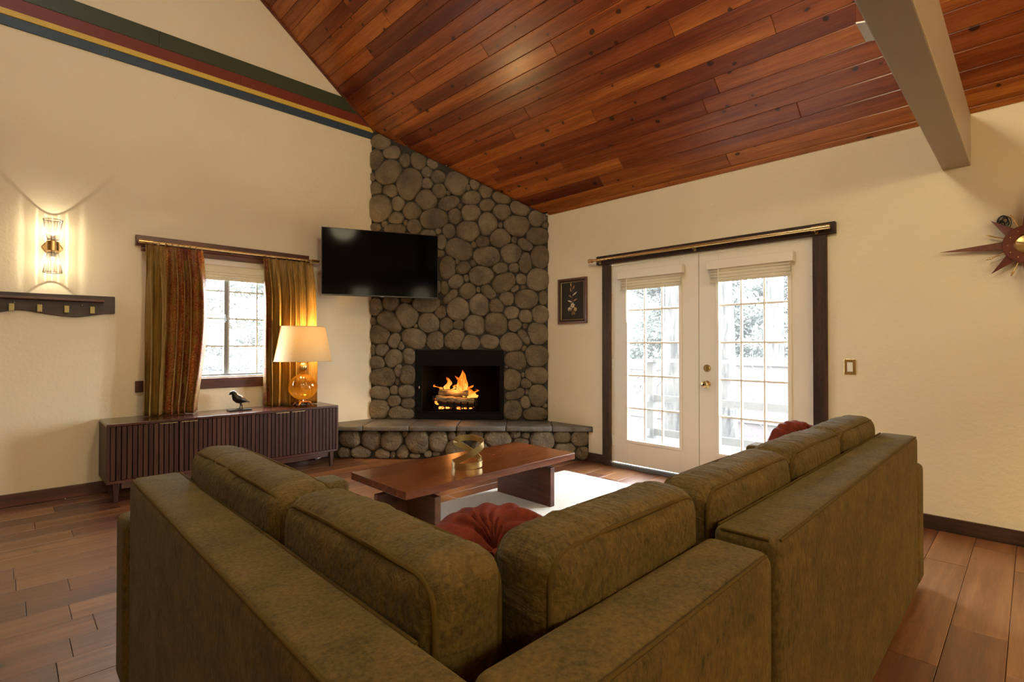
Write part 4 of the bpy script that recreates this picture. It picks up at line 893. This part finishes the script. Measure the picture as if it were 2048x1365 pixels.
mb = MB(); sweep(mb, secs); mb.build('body', 'bronze_black', bd, smooth=80)
for sx, a in ((0.010, 0.004), (-0.012, 0.012)):
    MB().tube([bo+bx*0.012+by*sx+bz*0.080, bo+bx*(0.010+a*1.2)+by*sx+bz*0.045, bo+bx*(-0.004+a*2.2)+by*sx+bz*0.016], [0.007,0.0045,0.004], 7).build('leg', 'bronze_black', bd, smooth=60)
    for dx, dy in ((-0.026,0.0),(-0.020,0.012),(-0.020,-0.012),(0.012,0.0)):
        MB().tube([bo+bx*(-0.004+a*2.2)+by*sx+bz*0.018, bo+bx*(-0.004+a*2.2+dx)+by*(sx+dy)+bz*0.0145], [0.004,0.0025], 6).build('toe', 'bronze_black', bd)
# table lamp
LX, LY = 2.128, 5.15
lp = thing('table_lamp', (LX, LY, CZ1), 'lit table lamp with swirled amber glass globe and linen shade on the console', 'lamp')
z = CZ1
MB().lathe([(0.050,z+0.028),(0.062,z+0.034),(0.066,z+0.046),(0.050,z+0.054),(0.046,z+0.066),(0.0,z+0.066)], (LX,LY,0), 28).build('base', 'chrome_amber', lp, smooth=40)
for k in range(4):
    a = pi/4 + k*pi/2 + radians(0); dx, dy = cos(a), sin(a)
    MB().tube([(LX+dx*0.045,LY+dy*0.045,z+0.040),(LX+dx*0.070,LY+dy*0.070,z+0.036),(LX+dx*0.088,LY+dy*0.088,z+0.020),(LX+dx*0.100,LY+dy*0.100,z+0.010)], [0.010,0.013,0.010,0.010], 10).build('foot', 'chrome_amber', lp, smooth=60)
prof = [(0.046, z+0.066)]
for k in range(1, 22):
    a = -pi/2 + 0.40 + (pi-0.75)*k/22; prof.append((0.136*cos(a), z+0.192+0.128*sin(a)))
prof += [(0.040, z+0.318)]
MB().lathe(prof, (LX,LY,0), 96, flute=lambda g_, h: 1 + 0.022*sin(12*(g_ + (h-z)*3.2))).build('glass_globe', 'amber_glass', lp, smooth=80)
MB().lathe([(0.040,z+0.318),(0.030,z+0.326),(0.018,z+0.335),(0.018,z+0.345),(0.026,z+0.350),(0.015,z+0.356)], (LX,LY,0), 24).build('collar', 'amber_glass', lp, smooth=50)
MB().lathe([(0.016,z+0.354),(0.030,z+0.362),(0.040,z+0.382),(0.040,z+0.410),(0.030,z+0.425),(0.012,z+0.43),(0.012,z+0.50),(0,z+0.50)], (LX,LY,0), 48, flute=lambda g_, h: 1+0.05*cos(16*g_)).build('neck', 'gold_satin', lp, smooth=60)
sb, st_ = z+0.452, z+0.795
sh = MB().sheet([[ (LX+(0.272-(0.272-0.208)*k/8)*cos(2*pi*j/64), LY+(0.272-(0.272-0.208)*k/8)*sin(2*pi*j/64), sb+(st_-sb)*k/8) for j in range(64)] for k in range(9)], closed=True).build('lamp_shade', 'linen_shade', lp, smooth=80)
for zz, rr in ((sb,0.2725),(st_,0.2085)): MB().tube([(LX+rr*cos(2*pi*j/64), LY+rr*sin(2*pi*j/64), zz) for j in range(64)], 0.004, 6, closed=True).build('shade_trim', 'linen_shade', sh, smooth=60)
for k in range(3):
    a = 2*pi*k/3; MB().tube([(LX,LY,st_-0.03),(LX+0.206*cos(a),LY+0.206*sin(a),st_-0.012)], 0.002, 5).build('shade_spider', 'brass_dark', lp)
MB().lathe([(0.010,z+0.50),(0.014,z+0.53),(0.030,z+0.575),(0.030,z+0.60),(0.018,z+0.625),(0,z+0.63)], (LX,LY,0), 18).build('light_bulb', 'bulb_warm', lp, smooth=60)
bulb_light((LX,LY,z+0.665), 42.0, (1.0,0.62,0.25), 0.045, 'lamp_light', lp)
# ================================================================= things on the walls
# television on a swivel arm
F2 = Vector((0.7016, 0.7126, 0)); R2 = Vector((0.7126, -0.7016, 0))
tl, tr_ = F2*5.29 + R2*(-1.965), F2*5.75 + R2*(-0.828)
tx = (tr_-tl); tw = tx.length; tx.normalize(); tn = Vector((tx.y, -tx.x, 0)); tc = (tl+tr_)/2; zc0, zc1 = 1.741, 2.449; zm = (zc0+zc1)/2
tv = thing('television', (tc.x, tc.y, zc0), 'flat black wall mounted television angled out beside the stone chimney', 'television')
MB().obox(tc - tn*0.018 + Vector((0,0,zm)), tx*(tw/2), tn*0.016, Vector((0,0,(zc1-zc0)/2))).build('housing', 'black_plastic', tv, bevel=0.005)
MB().obox(tc - tn*0.001 + Vector((0,0,zm+0.004)), tx*(tw/2-0.007), tn*0.0015, Vector((0,0,(zc1-zc0)/2-0.010))).build('screen', 'screen', tv)
MB().obox(tc + Vector((0,0,zc0+0.003)), tx*0.02, tn*0.003, Vector((0,0,0.003))).build('sensor', 'alu_grey', tv)
MB().obox(tc - tn*0.05 + Vector((0,0,zm)), tx*0.22, tn*0.018, Vector((0,0,0.16))).build('rear_cover', 'black_plastic', tv, bevel=0.005)
wp = chim(0.30, zm, 0.02)
j1_ = tc - tn*0.075 + Vector((0,0,zm)); j2 = (j1_ + wp)/2 + PE*0.10
MB().tube([j1_, j2, wp], 0.022, 8).build('swivel_arm', 'black_metal', tv)
MB().obox(wp, PE*0.05, PN*0.02, Vector((0,0,0.15))).build('wall_plate', 'black_metal', tv)
# framed flower embroidery
pc = thing('framed_picture', (XR-0.01, 3.52, 1.46), 'dark framed flower embroidery on black cloth hanging between fireplace and doors', 'picture')
y0, y1, z0, z1 = 3.320, 3.718, 1.459, 1.952
def frame_bar(name, mat, ins, wd, x0, x1):
    a, b, c_, d_ = y0+ins, y1-ins, z0+ins, z1-ins
    mb = MB(); 
    for q in ([(a,c_),(b,c_),(b-wd,c_+wd),(a+wd,c_+wd)], [(a,d_),(b,d_),(b-wd,d_-wd),(a+wd,d_-wd)], [(a,c_),(a,d_),(a+wd,d_-wd),(a+wd,c_+wd)], [(b,c_),(b,d_),(b-wd,d_-wd),(b-wd,c_+wd)]):
        MB().prism([(x0,yy,zz) for yy, zz in q], (x1-x0,0,0)).build(name, mat, pc, bevel=0.004)
wood('frame_wood', (0.085,0.030,0.015), (0.16,0.065,0.03), (0.035,0.012,0.007), (8,8,8), rough=0.35, vary=0.1)
frame_bar('frame_bar', 'frame_wood', 0.0, 0.022, XR-0.001, XR-0.026); frame_bar('frame_step', 'dark_trim', 0.022, 0.016, XR-0.001, XR-0.018)
frame_bar('liner', 'gold_satin', 0.038, 0.008, XR-0.001, XR-0.016)
plain('black_cloth', (0.022,0.016,0.011), 0.9)
MB().box(XR-0.010, XR-0.001, y0+0.044, y1-0.044, z0+0.044, z1-0.044).build('cloth', 'black_cloth', pc)
for nm, c in (('thread_cream', (0.62,0.52,0.36)), ('thread_rust', (0.36,0.16,0.065)), ('thread_gold', (0.50,0.34,0.12)), ('thread_brown', (0.20,0.10,0.05))): plain(nm, c, 0.8)
xe = XR-0.0115
def leaf(cy, cz, ang, L_, W_, mat):
    d = Vector((0, -cos(ang), sin(ang))); s_ = Vector((0, sin(ang), cos(ang))); c0 = Vector((xe, cy, cz)); n = 6
    pl = [c0 + d*L_*k/n + s_*W_*sin(pi*k/n) for k in range(n+1)] + [c0 + d*L_*k/n - s_*W_*sin(pi*k/n) for k in range(n-1,0,-1)]
    MB().prism(pl, (-0.002,0,0)).build('stitched_leaf', mat, pc)
def flower(cy, cz, R_, mat, n=6):
    for k in range(n): leaf(cy, cz, 2*pi*k/n+0.3, R_, R_*0.30, mat)
    MB().lathe([(R_*0.24,0),(R_*0.18,-0.003),(0,-0.004)], (xe-0.001, cy, cz), 10, 'X').build('flower_centre', 'thread_gold', pc)
yc = 3.52
MB().tube([(xe,yc,1.60),(xe,yc+0.008,1.70),(xe,yc-0.012,1.80),(xe,yc+0.016,1.875)], 0.0022, 5).build('stitched_stem', 'thread_brown', pc)
flower(yc-0.005, 1.655, 0.034, 'thread_cream'); flower(yc+0.038, 1.615, 0.028, 'thread_cream'); flower(yc-0.042, 1.612, 0.026, 'thread_gold')
for dy, z_, a, L_, mt in ((0.012,1.80,1.9,0.055,'thread_rust'),(-0.01,1.83,1.1,0.05,'thread_rust'),(0.015,1.86,1.7,0.045,'thread_gold'),(-0.005,1.76,0.6,0.075,'thread_cream'),(0.005,1.74,2.5,0.06,'thread_rust'),(-0.01,1.70,0.4,0.065,'thread_rust'),(0.0,1.69,2.8,0.07,'thread_cream'),(0.0,1.62,3.6,0.06,'thread_gold'),(0.0,1.60,5.6,0.055,'thread_rust'),(0.0,1.59,4.7,0.045,'thread_brown'),(-0.01,1.60,5.1,0.05,'thread_gold')):
    leaf(yc+dy, z_, a, L_, 0.008, mt)
# light switch
sw = thing('light_switch', (XR-0.004, 0.943, 1.06), 'brass plate with a white rocker switch beside the double doors', 'switch')
MB().box(XR-0.006, XR, 0.906, 0.981, 1.003, 1.118).build('cover_plate', 'brass', sw, bevel=0.002)
MB().box(XR-0.010, XR-0.004, 0.926, 0.961, 1.026, 1.095).build('rocker', 'ivory', sw, bevel=0.002)
for zz in (1.012, 1.109): MB().lathe([(0.0035,0),(0.003,-0.0015),(0,-0.0015)], (XR-0.006,0.9435,zz), 10, 'X').build('screw', 'brass_dark', sw)
# starburst clock
KY, KZ, KX = 0.018, 1.827, XR-0.035
ck = thing('starburst_clock', (KX, KY, KZ), 'dark red wooden starburst wall clock with brass dial and rods', 'clock')
ringp = [(0.064,-0.006),(0.064,0.017),(0.066,0.020),(0.112,0.020),(0.116,0.016),(0.116,-0.006)]
MB().lathe([(r_, -h) for r_, h in ringp] + [(0.064,0.006)], (KX,KY,KZ), 48, 'X').build('ring', 'clock_wood', ck, smooth=30)
MB().lathe([(0.0,-0.012),(0.050,-0.010),(0.066,-0.004),(0.066,0.004)], (KX,KY,KZ), 48, 'X').build('dial', 'brass', ck, smooth=30)
MB().lathe([(0.020,0),(0.026,0.03)], (KX+0.004,KY,KZ), 16, 'X').build('wall_mount', 'black_metal', ck)
def spike(ang, r0, r1, wd, mat='clock_wood'):
    d = Vector((0, cos(ang), sin(ang))); s_ = Vector((0, -sin(ang), cos(ang))); c0 = Vector((KX, KY, KZ))
    b0, b1 = c0 + d*r0 - s_*wd, c0 + d*r0 + s_*wd; tp = c0 + d*r1; e = Vector((-0.012,0,0)); e2 = Vector((-0.003,0,0))
    MB().add([b0, b1, tp, b0+e, b1+e, tp+e2], [(0,1,2),(3,5,4),(0,3,4,1),(1,4,5,2),(2,5,3,0)]).build('spike', mat, ck)
for k in range(4): spike(k*pi/2, 0.105, 0.415 if k % 2 == 0 else 0.36, 0.026)
for k in range(4): spike(pi/4 + k*pi/2, 0.105, 0.235, 0.028)
for k in range(8):
    a = pi/8 + k*pi/4; d = Vector((0,cos(a),sin(a))); c0 = Vector((KX-0.006,KY,KZ))
    MB().tube([c0+d*0.10, c0+d*0.165, c0+d*0.185, c0+d*0.205], [0.0025,0.0035,0.006,0.001], 8).build('rod', 'brass', ck, smooth=60)
for k in range(12):
    a = k*pi/6; d = Vector((0,cos(a),sin(a))); c0 = Vector((KX-0.021,KY,KZ)) + d*0.090
    MB().lathe([(0.0045,0),(0.003,-0.003),(0,-0.004)], tuple(c0), 10, 'X').build('hour_stud', 'brass', ck)
for a, L_ in ((2.45, 0.085), (0.3, 0.055)):
    d = Vector((0,cos(a),sin(a))); c0 = Vector((KX-0.014,KY,KZ)); MB().tube([c0-d*0.012, c0+d*L_], [0.004,0.002], 6).build('hand', 'brass_dark', ck)
wk = []
for k in range(120):
    a = k*0.42; q = 0.022 + 0.010*sin(k*0.13+1)
    wk.append((KX+0.014+0.010*sin(k*0.31), KY+0.108+q*cos(a)*0.8+0.010*sin(k*0.05), KZ+0.150+q*sin(a)*1.3-0.012*sin(k*0.07)))
MB().tube(wk, 0.0026, 5).build('cord_bundle', 'black_plastic', ck, smooth=60)
# live edge coat rack
rk = thing('coat_rack', (0.2, YL-0.02, 1.42), 'dark live edge wooden coat rack with ledge and brass hooks under the sconce', 'coat rack')
pl = [(-0.28,1.620),(0.650,1.627),(0.651,1.485)]
for k in range(41):
    x = 0.58 - (0.58+0.28)*k/40; zb = 1.462 + 0.022*sin(x*9.5+0.7) + 0.008*noise.noise(Vector((x*7,0,0)))
    if x > 0.30: zb += (x-0.30)*0.07
    pl.append((x, zb))
MB().prism([(x,YL,z_) for x, z_ in pl], (0,-0.032,0)).build('board', 'rack_wood', rk, bevel=0.003, seg=1)
MB().box(-0.24, 0.575, YL-0.10, YL-0.032, 1.572, 1.590).build('ledge', 'red_trim_h', rk, bevel=0.003)
for x in (-0.13,0.028,0.184,0.342,0.500):
    hk = MB().box(x-0.015, x+0.015, YL-0.066, YL-0.061, 1.478, 1.535).build('hook', 'olive_brass', rk, bevel=0.004)
    MB().box(x-0.012, x+0.012, YL-0.062, YL-0.032, 1.482, 1.488).build('hook_arm', 'olive_brass', hk)
for x in (0.045, 0.44): MB().lathe([(0.003,0),(0.002,-0.002),(0,-0.002)], (x, YL-0.032, 1.545), 8, 'Y').build('screw', 'alu_light', rk)
# crystal sconce
sx_, sz_ = 0.255, 1.988; sy = YL-0.105
sc = thing('wall_sconce', (sx_, YL, sz_), 'lit brass wall sconce with fluted crystal shades facing up and down', 'wall light')
hx = [(-0.066,0),(-0.038,0.045),(0.038,0.045),(0.066,0),(0.038,-0.045),(-0.038,-0.045)]
MB().prism([(sx_+a, YL, sz_+b) for a, b in hx], (0,-0.022,0)).build('back_plate', 'brass', sc, bevel=0.006)
MB().prism([(sx_+0.040*cos(pi*k/12), sy+0.0 - 0.040*sin(pi*k/12), sz_-0.036) for k in range(13)] + [(sx_-0.040, YL-0.02, sz_-0.036), (sx_+0.040, YL-0.02, sz_-0.036)], (0,0,0.072)).build('body', 'brass', sc, smooth=40)
for sg in (1, -1):
    MB().lathe([(0.014,0.036*sg),(0.014,0.082*sg),(0,0.082*sg)], (sx_,sy,sz_), 16).build('lamp_holder', 'gold_satin', sc, smooth=40)
    h0, h1, r0, r1 = 0.050*sg, 0.205*sg, 0.034, 0.058
    cup = MB()
    for rr_, hh in ((r0,h0),(r1,h1)): cup.tube([(sx_+rr_*cos(2*pi*j/48), sy+rr_*sin(2*pi*j/48), sz_+hh) for j in range(48)], 0.0030, 6, closed=True)
    cup = cup.build('crystal_shade', 'crystal_rib', sc, smooth=60)
    for k in range(18):
        g = []
        for i in range(4):
            rr_ = r0+(r1-r0)*i/3
            g.append([(sx_+rr_*(1+0.05*cos(pi*q))*cos(2*pi*(k+0.40*q)/18), sy+rr_*(1+0.05*cos(pi*q))*sin(2*pi*(k+0.40*q)/18), sz_+h0+(h1-h0)*i/3) for q in (-1,-0.6,-0.2,0.2,0.6,1)])
        MB().sheet(g).build('crystal_flute', 'crystal_flute', cup, smooth=80)
    MB().lathe([(0.006,0.082*sg),(0.010,0.090*sg),(0.010,0.106*sg),(0.005,0.114*sg),(0,0.115*sg)], (sx_,sy,sz_), 12).build('light_bulb', 'bulb_white', sc, smooth=60)
    bulb_light((sx_, sy, sz_+0.128*sg), 3.2, (1.0,0.87,0.66), 0.003, 'sconce_light', sc)
# ================================================================= lamps outside the picture: a floor lamp, and pendants added for brightness
def floor_lamp(loc, label, power, col, h=1.62):
    x, y, _ = loc; r = thing('floor_lamp', loc, label, 'lamp')
    MB().lathe([(0.15,0),(0.15,0.015),(0.02,0.03),(0.012,0.06),(0.012,h)], (x,y,0), 24).build('stand', 'brass_dark', r, smooth=40)
    MB().sheet([[(x+(0.23-0.07*k/4)*cos(2*pi*j/40), y+(0.23-0.07*k/4)*sin(2*pi*j/40), h-0.12+0.30*k/4) for j in range(40)] for k in range(5)], closed=True).build('lamp_shade', 'linen_shade', r, smooth=80)
    bulb_light((x,y,h+0.02), power, col, 0.05, 'lamp_light', r)
floor_lamp((3.75,-1.55,0), 'brass floor lamp with linen shade standing past the clock', 70.0, (1.0,0.76,0.36))
def pendant(loc, label, power, col):  # invented fixture, hung out of view to fill the room with light
    x, y, z_ = loc; r = thing('added_pendant_light', (x,y,z_), label, 'lamp')
    MB().tube([(x,y,z_+0.25),(x,y,roof(x))], 0.006, 6).build('cord', 'black_plastic', r)
    MB().sheet([[(x+q*cos(2*pi*j/40), y+q*sin(2*pi*j/40), z_+hh) for j in range(40)] for q, hh in ((0.0,-0.20),(0.12,-0.19),(0.21,-0.11),(0.24,0.0),(0.21,0.13),(0.12,0.22),(0.04,0.25))], closed=True).build('glass_globe', 'opal_glass', r, smooth=80)
    MB().lathe([(0,-0.02),(0.04,0.0),(0.045,0.03),(0.02,0.08),(0.0,0.10)], (x,y,z_+0.02), 18).build('light_bulb', 'bulb_warm', r, smooth=60)
    bulb_light((x,y,z_-0.06), power, col, 0.22, 'added_pendant_light', r)
for i, (x, y, z_, pw) in enumerate(((-1.5,-3.0,2.7,80.0),(0.2,-3.2,2.7,70.0),(1.8,-3.2,2.6,60.0),(3.2,-3.0,2.4,50.0))):
    pendant((x,y,z_), ('added opal globe pendant nearest the far wall behind the viewer', 'second added opal globe pendant in the row behind the viewer', 'third added opal globe pendant in the row behind the viewer', 'added opal globe pendant nearest the door wall behind the viewer')[i], pw, (1.0,0.86,0.56))
pendant((1.15,1.05,3.45), 'added opal globe pendant hanging high above the sofa corner', 128.0, (1.0,0.84,0.52))  # added to light the door wall, stones and sofa tops
# ================================================================= outside
t = NT('bark'); v = t.coord((14,14,2.2), 3)
t.done(t.bsdf(base=t.ramp(t.noise(v, 1.2, 6, 0.65, 0.6), [(0.38, (0.006,0.005,0.005)), (0.5, (0.034,0.031,0.029)), (0.68, (0.058,0.054,0.050))]), rough=0.95, normal=t.bump(t.noise(v, 1.2, 6), 0.8, 0.03)))
plain('leaf_green', (0.040,0.050,0.036), 0.7); plain('leaf_pale', (0.055,0.062,0.050), 0.7); plain('twig', (0.02,0.019,0.018), 0.9)
plain('rail_paint', (0.040,0.037,0.036), 0.7); plain('fence_paint', (0.052,0.040,0.041), 0.7); plain('fence_paint_trim', (0.060,0.050,0.049), 0.7); plain('grey_boards', (0.07,0.07,0.07), 0.8)
plain('deck_wood', (0.06,0.055,0.05), 0.8); plain('sign_white', (0.22,0.22,0.22), 0.6); plain('sign_ink', (0.05,0.05,0.05), 0.6)
t = NT('forest_soil'); t.done(t.bsdf(base=t.ramp(t.noise(t.coord(), 2, 5), [(0.3, (0.05,0.045,0.036)), (0.7, (0.09,0.085,0.07))]), rough=1.0))
tag(MB().box(-14, 30, -14, 30, -0.75, -0.70).build('ground', 'forest_soil'), kind='structure')
deck = thing('deck', (5.4, 2.0, -0.1), 'weathered wooden deck outside the double doors', 'deck')
for k in range(13): MB().box(XR+0.16+0.14*k, XR+0.16+0.14*k+0.133, -1.5, 3.70, -0.06, -0.02).build('deck_board', 'deck_wood', deck)
rl = thing('deck_railing', (6.2, 2.0, -0.02), 'brown wooden railing around the deck outside the doors', 'railing')
for x, y in ((6.2,3.62),(6.2,0.6),(4.75,3.62)): MB().box(x-0.05, x+0.05, y-0.05, y+0.05, -0.70, 1.00).build('post', 'rail_paint', rl)
for z_, h_ in ((1.00,0.04),(0.47,0.09),(0.02,0.09)):
    wd = 0.07 if h_ < 0.05 else 0.02
    MB().box(6.2-wd, 6.2+wd, -1.5, 3.67, z_, z_+h_).build('rail', 'rail_paint', rl)
    MB().box(4.60, 6.13, 3.62-wd, 3.62+wd, z_, z_+h_).build('rail', 'rail_paint', rl)
fn = thing('garden_fence', (8.5, 3.5, -0.7), 'mauve fence of diagonal boards with a white sign beyond the railing', 'fence')
def diag_panel(y0, y1, z0, z1, sgn, x=8.5):
    wd = 0.19; k = -20
    # boards clipped to the panel
    def clip(poly, f):
        out = []
        for i in range(len(poly)):
            a, b = poly[i], poly[(i+1) % len(poly)]; fa, fb_ = f(a), f(b)
            if fa >= 0: out.append(a)
            if (fa >= 0) != (fb_ >= 0): t_ = fa/(fa-fb_); out.append((a[0]+(b[0]-a[0])*t_, a[1]+(b[1]-a[1])*t_))
        return out
    c, s = cos(radians(45)), sin(radians(45))*sgn
    ym, zm_ = (y0+y1)/2, (z0+z1)/2
    for i in range(-16, 17):
        o = i*wd; d = (c, s); nn = (-s, c)
        p = [(ym+nn[0]*(o+0.006)+d[0]*-5, zm_+nn[1]*(o+0.006)+d[1]*-5), (ym+nn[0]*(o+0.006)+d[0]*5, zm_+nn[1]*(o+0.006)+d[1]*5), (ym+nn[0]*(o+wd-0.006)+d[0]*5, zm_+nn[1]*(o+wd-0.006)+d[1]*5), (ym+nn[0]*(o+wd-0.006)+d[0]*-5, zm_+nn[1]*(o+wd-0.006)+d[1]*-5)]
        for f in (lambda q: q[0]-y0, lambda q: y1-q[0], lambda q: q[1]-z0, lambda q: z1-q[1]):
            p = clip(p, f)
            if len(p) < 3: break
        if len(p) >= 3: MB().prism([(x, a, b) for a, b in p], (0.02,0,0)).build('fence_board', 'fence_paint', fn)
diag_panel(0.2, 4.55, -0.70, 0.92, 1); diag_panel(4.75, 7.4, -0.70, 0.80, -1)
for (ya, yb, za, zb) in ((0.2,4.75,0.90,1.03),(4.6,7.5,0.78,0.90),(0.2,4.75,-0.02,0.10),(4.65,7.5,-0.10,-0.02)): MB().box(8.47, 8.50, ya, yb, za, zb).build('fence_rail', 'fence_paint_trim', fn)
for y in (0.2, 4.65, 6.02, 7.45): MB().box(8.44, 8.54, y-0.06, y+0.06, -0.70, 0.95).build('fence_post', 'fence_paint_trim', fn)
sg_ = thing('fence_sign', (8.46, 5.2, 0.30), 'white sign with dark capital letters on the mauve fence', 'sign')
MB().box(8.452, 8.468, 4.86, 5.36, 0.20, 0.52).build('sign_panel', 'sign_white', sg_)
def letter(polys):
    mb = MB()
    for p in polys: mb.prism([(8.452, 5.36-a, 0.24+b) for a, b in p], (-0.003,0,0))
    mb.build('letter', 'sign_ink', sg_)
r_ = lambda a, b, c, d: [(a,b),(c,b),(c,d),(a,d)]
letter([r_(0.05,0,0.08,0.24), r_(0.19,0,0.22,0.24), [(0.05,0.24),(0.08,0.24),(0.15,0.09),(0.12,0.09)], [(0.19,0.24),(0.22,0.24),(0.15,0.09),(0.12,0.09)]])
letter([r_(0.27,0,0.30,0.24), r_(0.30,0,0.41,0.035), r_(0.30,0.10,0.39,0.135), r_(0.30,0.205,0.41,0.24)])
def trunk(mb, x, y, r, h, lean=(0,0), seed=0.0, z0=-0.75):
    n = 16; g = []
    for k in range(n+1):
        u = k/n; c = Vector((x+lean[0]*u*h + 0.05*noise.noise(Vector((u*3, seed, 0))), y+lean[1]*u*h + 0.05*noise.noise(Vector((u*3, seed, 7))), z0+h*u)); q = r*(1-0.5*u)
        g.append([c + Vector((cos(2*pi*j/14), sin(2*pi*j/14), 0))*q*(1+0.10*noise.noise(Vector((j*1.3, u*14, seed)))) for j in range(14)])
    mb.sheet(g, closed=True); return mb
def tree(name, x, y, r, h, label, lean=(0,0), leaves=1500, crown=(2.0, 9.0, 1.6), mat='leaf_green', seed=1, size=0.09):
    o = thing(name, (x,y,-0.7), label, 'tree', 'trees outside')
    trunk(MB(), x, y, r, h, lean, seed).build('trunk', 'bark', o, smooth=60)
    rn = random.Random(seed); mb = MB(); bb = MB()
    z0, z1, w_ = crown
    for k in range(int(18 + h*2)):
        u = rn.random(); z_ = z0 + (z1-z0)*u; a = rn.uniform(0, 2*pi); L_ = w_*(1-0.6*u)*rn.uniform(0.5,1.1)
        s_ = Vector((x+lean[0]*(z_+0.7), y+lean[1]*(z_+0.7), z_)); e_ = s_ + Vector((cos(a)*L_, sin(a)*L_, -0.18*L_ + rn.uniform(-0.1,0.2)))
        bb.tube([s_, (s_+e_)/2 + Vector((0,0,0.06)), e_], [0.03,0.02,0.006], 5)
        for j in range(int(leaves/(18+h*2))):
            q = s_ + (e_-s_)*rn.uniform(0.2,1.05) + Vector((rn.gauss(0,0.16), rn.gauss(0,0.16), rn.gauss(0,0.10)-0.05))
            d1_ = Vector((rn.gauss(0,1), rn.gauss(0,1), rn.gauss(0,1))).normalized(); d2 = d1_.orthogonal().normalized(); sz = size*rn.uniform(0.5,1.3)
            mb.add([q, q+d1_*sz+d2*sz*0.35, q+d1_*sz*2, q+d1_*sz-d2*sz*0.35], [(0,1,2,3)])
    bb.build('branches', 'twig', o, smooth=60)
    if leaves: tag(mb.build('foliage', mat, o), kind='stuff')
    return o
tree('pine_tree', 7.25, 3.87, 0.155, 11, 'thick barked pine trunk behind the deck post, seen through the door nearer the fireplace', (0.004,-0.01), 120, (6.5, 10, 1.4), 'leaf_green', 2)
tree('pine_tree', 7.25, 3.02, 0.135, 11, 'thick barked pine trunk seen through the edge of the door with the knob', (0.01,0.03), 120, (6.5, 10, 1.4), 'leaf_green', 3)
tree('pine_tree', 11.0, 3.62, 0.17, 12, 'pale pine trunk standing beyond the mauve fence', (0,0), 300, (7, 11, 1.6), 'leaf_green', 4)
bk_ = [(12.5,5.2,'leaf_pale'),(13.5,7.4,'leaf_green'),(12.8,2.6,'leaf_pale'),(14.5,4.4,'leaf_green'),(13.0,9.6,'leaf_pale'),(15.0,6.4,'leaf_green'),(11.4,7.9,'leaf_pale'),(14.0,1.0,'leaf_green'),(16,9,'leaf_green')]
BK_LAB = ['pale leafy tree right behind the gate end of the mauve fence', 'dark leafy tree deep behind the sign on the fence', 'pale leafy tree behind the long fence panel seen through the knob door', 'dark leafy tree deep behind the long fence panel', 'pale leafy tree at the outer end of the wood past the sign', 'dark leafy tree in the back row beyond the deck corner post', 'pale leafy tree closest behind the sign on the fence', 'dark leafy tree behind the near end of the fence', 'dark leafy tree in the farthest corner of the wood']
for i, (x, y, mt) in enumerate(bk_):
    tree('forest_tree', x, y, 0.10, 4.6, BK_LAB[i], (0,0), 11000, (0.0, 4.3, 2.1), mt, 10+i, 0.085)
# beyond the gable window: grey boards and a thicket of bare twigs
bf = thing('board_fence', (3.0, 9.2, -0.7), 'weathered grey board fence outside the curtained window', 'fence')
for k in range(40): MB().box(-0.6+0.155*k, -0.6+0.155*k+0.147, 9.2, 9.22, -0.70, 0.78 + 0.01*((k*7) % 5)).build('fence_board', 'grey_boards', bf)
def thicket(name, x, y, seed, label, n=70, h=4.2):
    rn = random.Random(seed); o = thing(name, (x,y,-0.7), label, 'shrub', 'bare shrubs outside the window'); mb = MB(); lf = MB()
    def grow(p, d, L_, r, lvl):
        pts_ = [p]; q = p.copy(); dd = d.copy()
        for k in range(4):
            dd = (dd + Vector((rn.gauss(0,0.22), rn.gauss(0,0.22), rn.gauss(0,0.16)))).normalized(); q = q + dd*L_/4; pts_.append(q.copy())
        mb.tube(pts_, [r*(1-0.17*k) for k in range(5)], 4, caps=False)
        if lvl < 3:
            for k in range(3 if lvl else 4):
                b = pts_[rn.randint(1,4)]; grow(b, (dd + Vector((rn.gauss(0,0.8), rn.gauss(0,0.8), rn.gauss(0,0.6)))).normalized(), L_*0.62, r*0.55, lvl+1)
        elif rn.random() < 0.6:
            for k in range(3):
                c = pts_[rn.randint(1,4)]; d1_ = Vector((rn.gauss(0,1), rn.gauss(0,1), rn.gauss(0,1))).normalized(); d2 = d1_.orthogonal().normalized(); sz = rn.uniform(0.02,0.05)
                lf.add([c, c+d1_*sz+d2*sz*0.4, c+d1_*sz*2, c+d1_*sz-d2*sz*0.4], [(0,1,2,3)])
    for k in range(n//12):
        grow(Vector((x+rn.uniform(-0.5,0.5), y+rn.uniform(-0.4,0.4), -0.7)), Vector((rn.gauss(0,0.2), rn.gauss(0,0.2), 1)).normalized(), h*rn.uniform(0.30,0.48), 0.026, 0)
    mb.build('branches', 'twig', o, smooth=60); tag(lf.build('leaves', 'leaf_pale', o), kind='stuff')
for i, (x, y) in enumerate(((1.9,10.1),(3.1,10.3),(4.2,10.0),(2.6,11.2),(3.8,11.6),(5.2,11.0),(1.2,11.4),(4.9,12.4),(2.2,12.6))):
    thicket('bare_shrub', x, y, 30+i, 'tangle of bare branches ' + ('just behind the grey fence by the rust printed curtain', 'just behind the middle of the grey fence', 'just behind the grey fence by the lamp side curtain', 'in the second row outside the middle of the window', 'in the second row outside the lamp side of the window', 'far along the grey fence on the lamp side', 'in the second row behind the rust printed curtain', 'in the third row on the lamp side of the window', 'in the third row behind the rust printed curtain')[i])
for i, (x, y, mt) in enumerate(((3.2,14.5,'leaf_pale'),(5.4,15.0,'leaf_green'),(7.4,14.8,'leaf_pale'),(1.2,15.2,'leaf_green'))):
    tree('forest_tree', x, y, 0.14, 4.6, 'leafy tree far beyond the grey board fence, ' + ('second from the rust printed curtain', 'third from the rust printed curtain', 'behind the lamp side curtain', 'behind the rust printed curtain')[i], (0,0), 9000, (-0.2, 4.3, 2.2), mt, 60+i, 0.09)
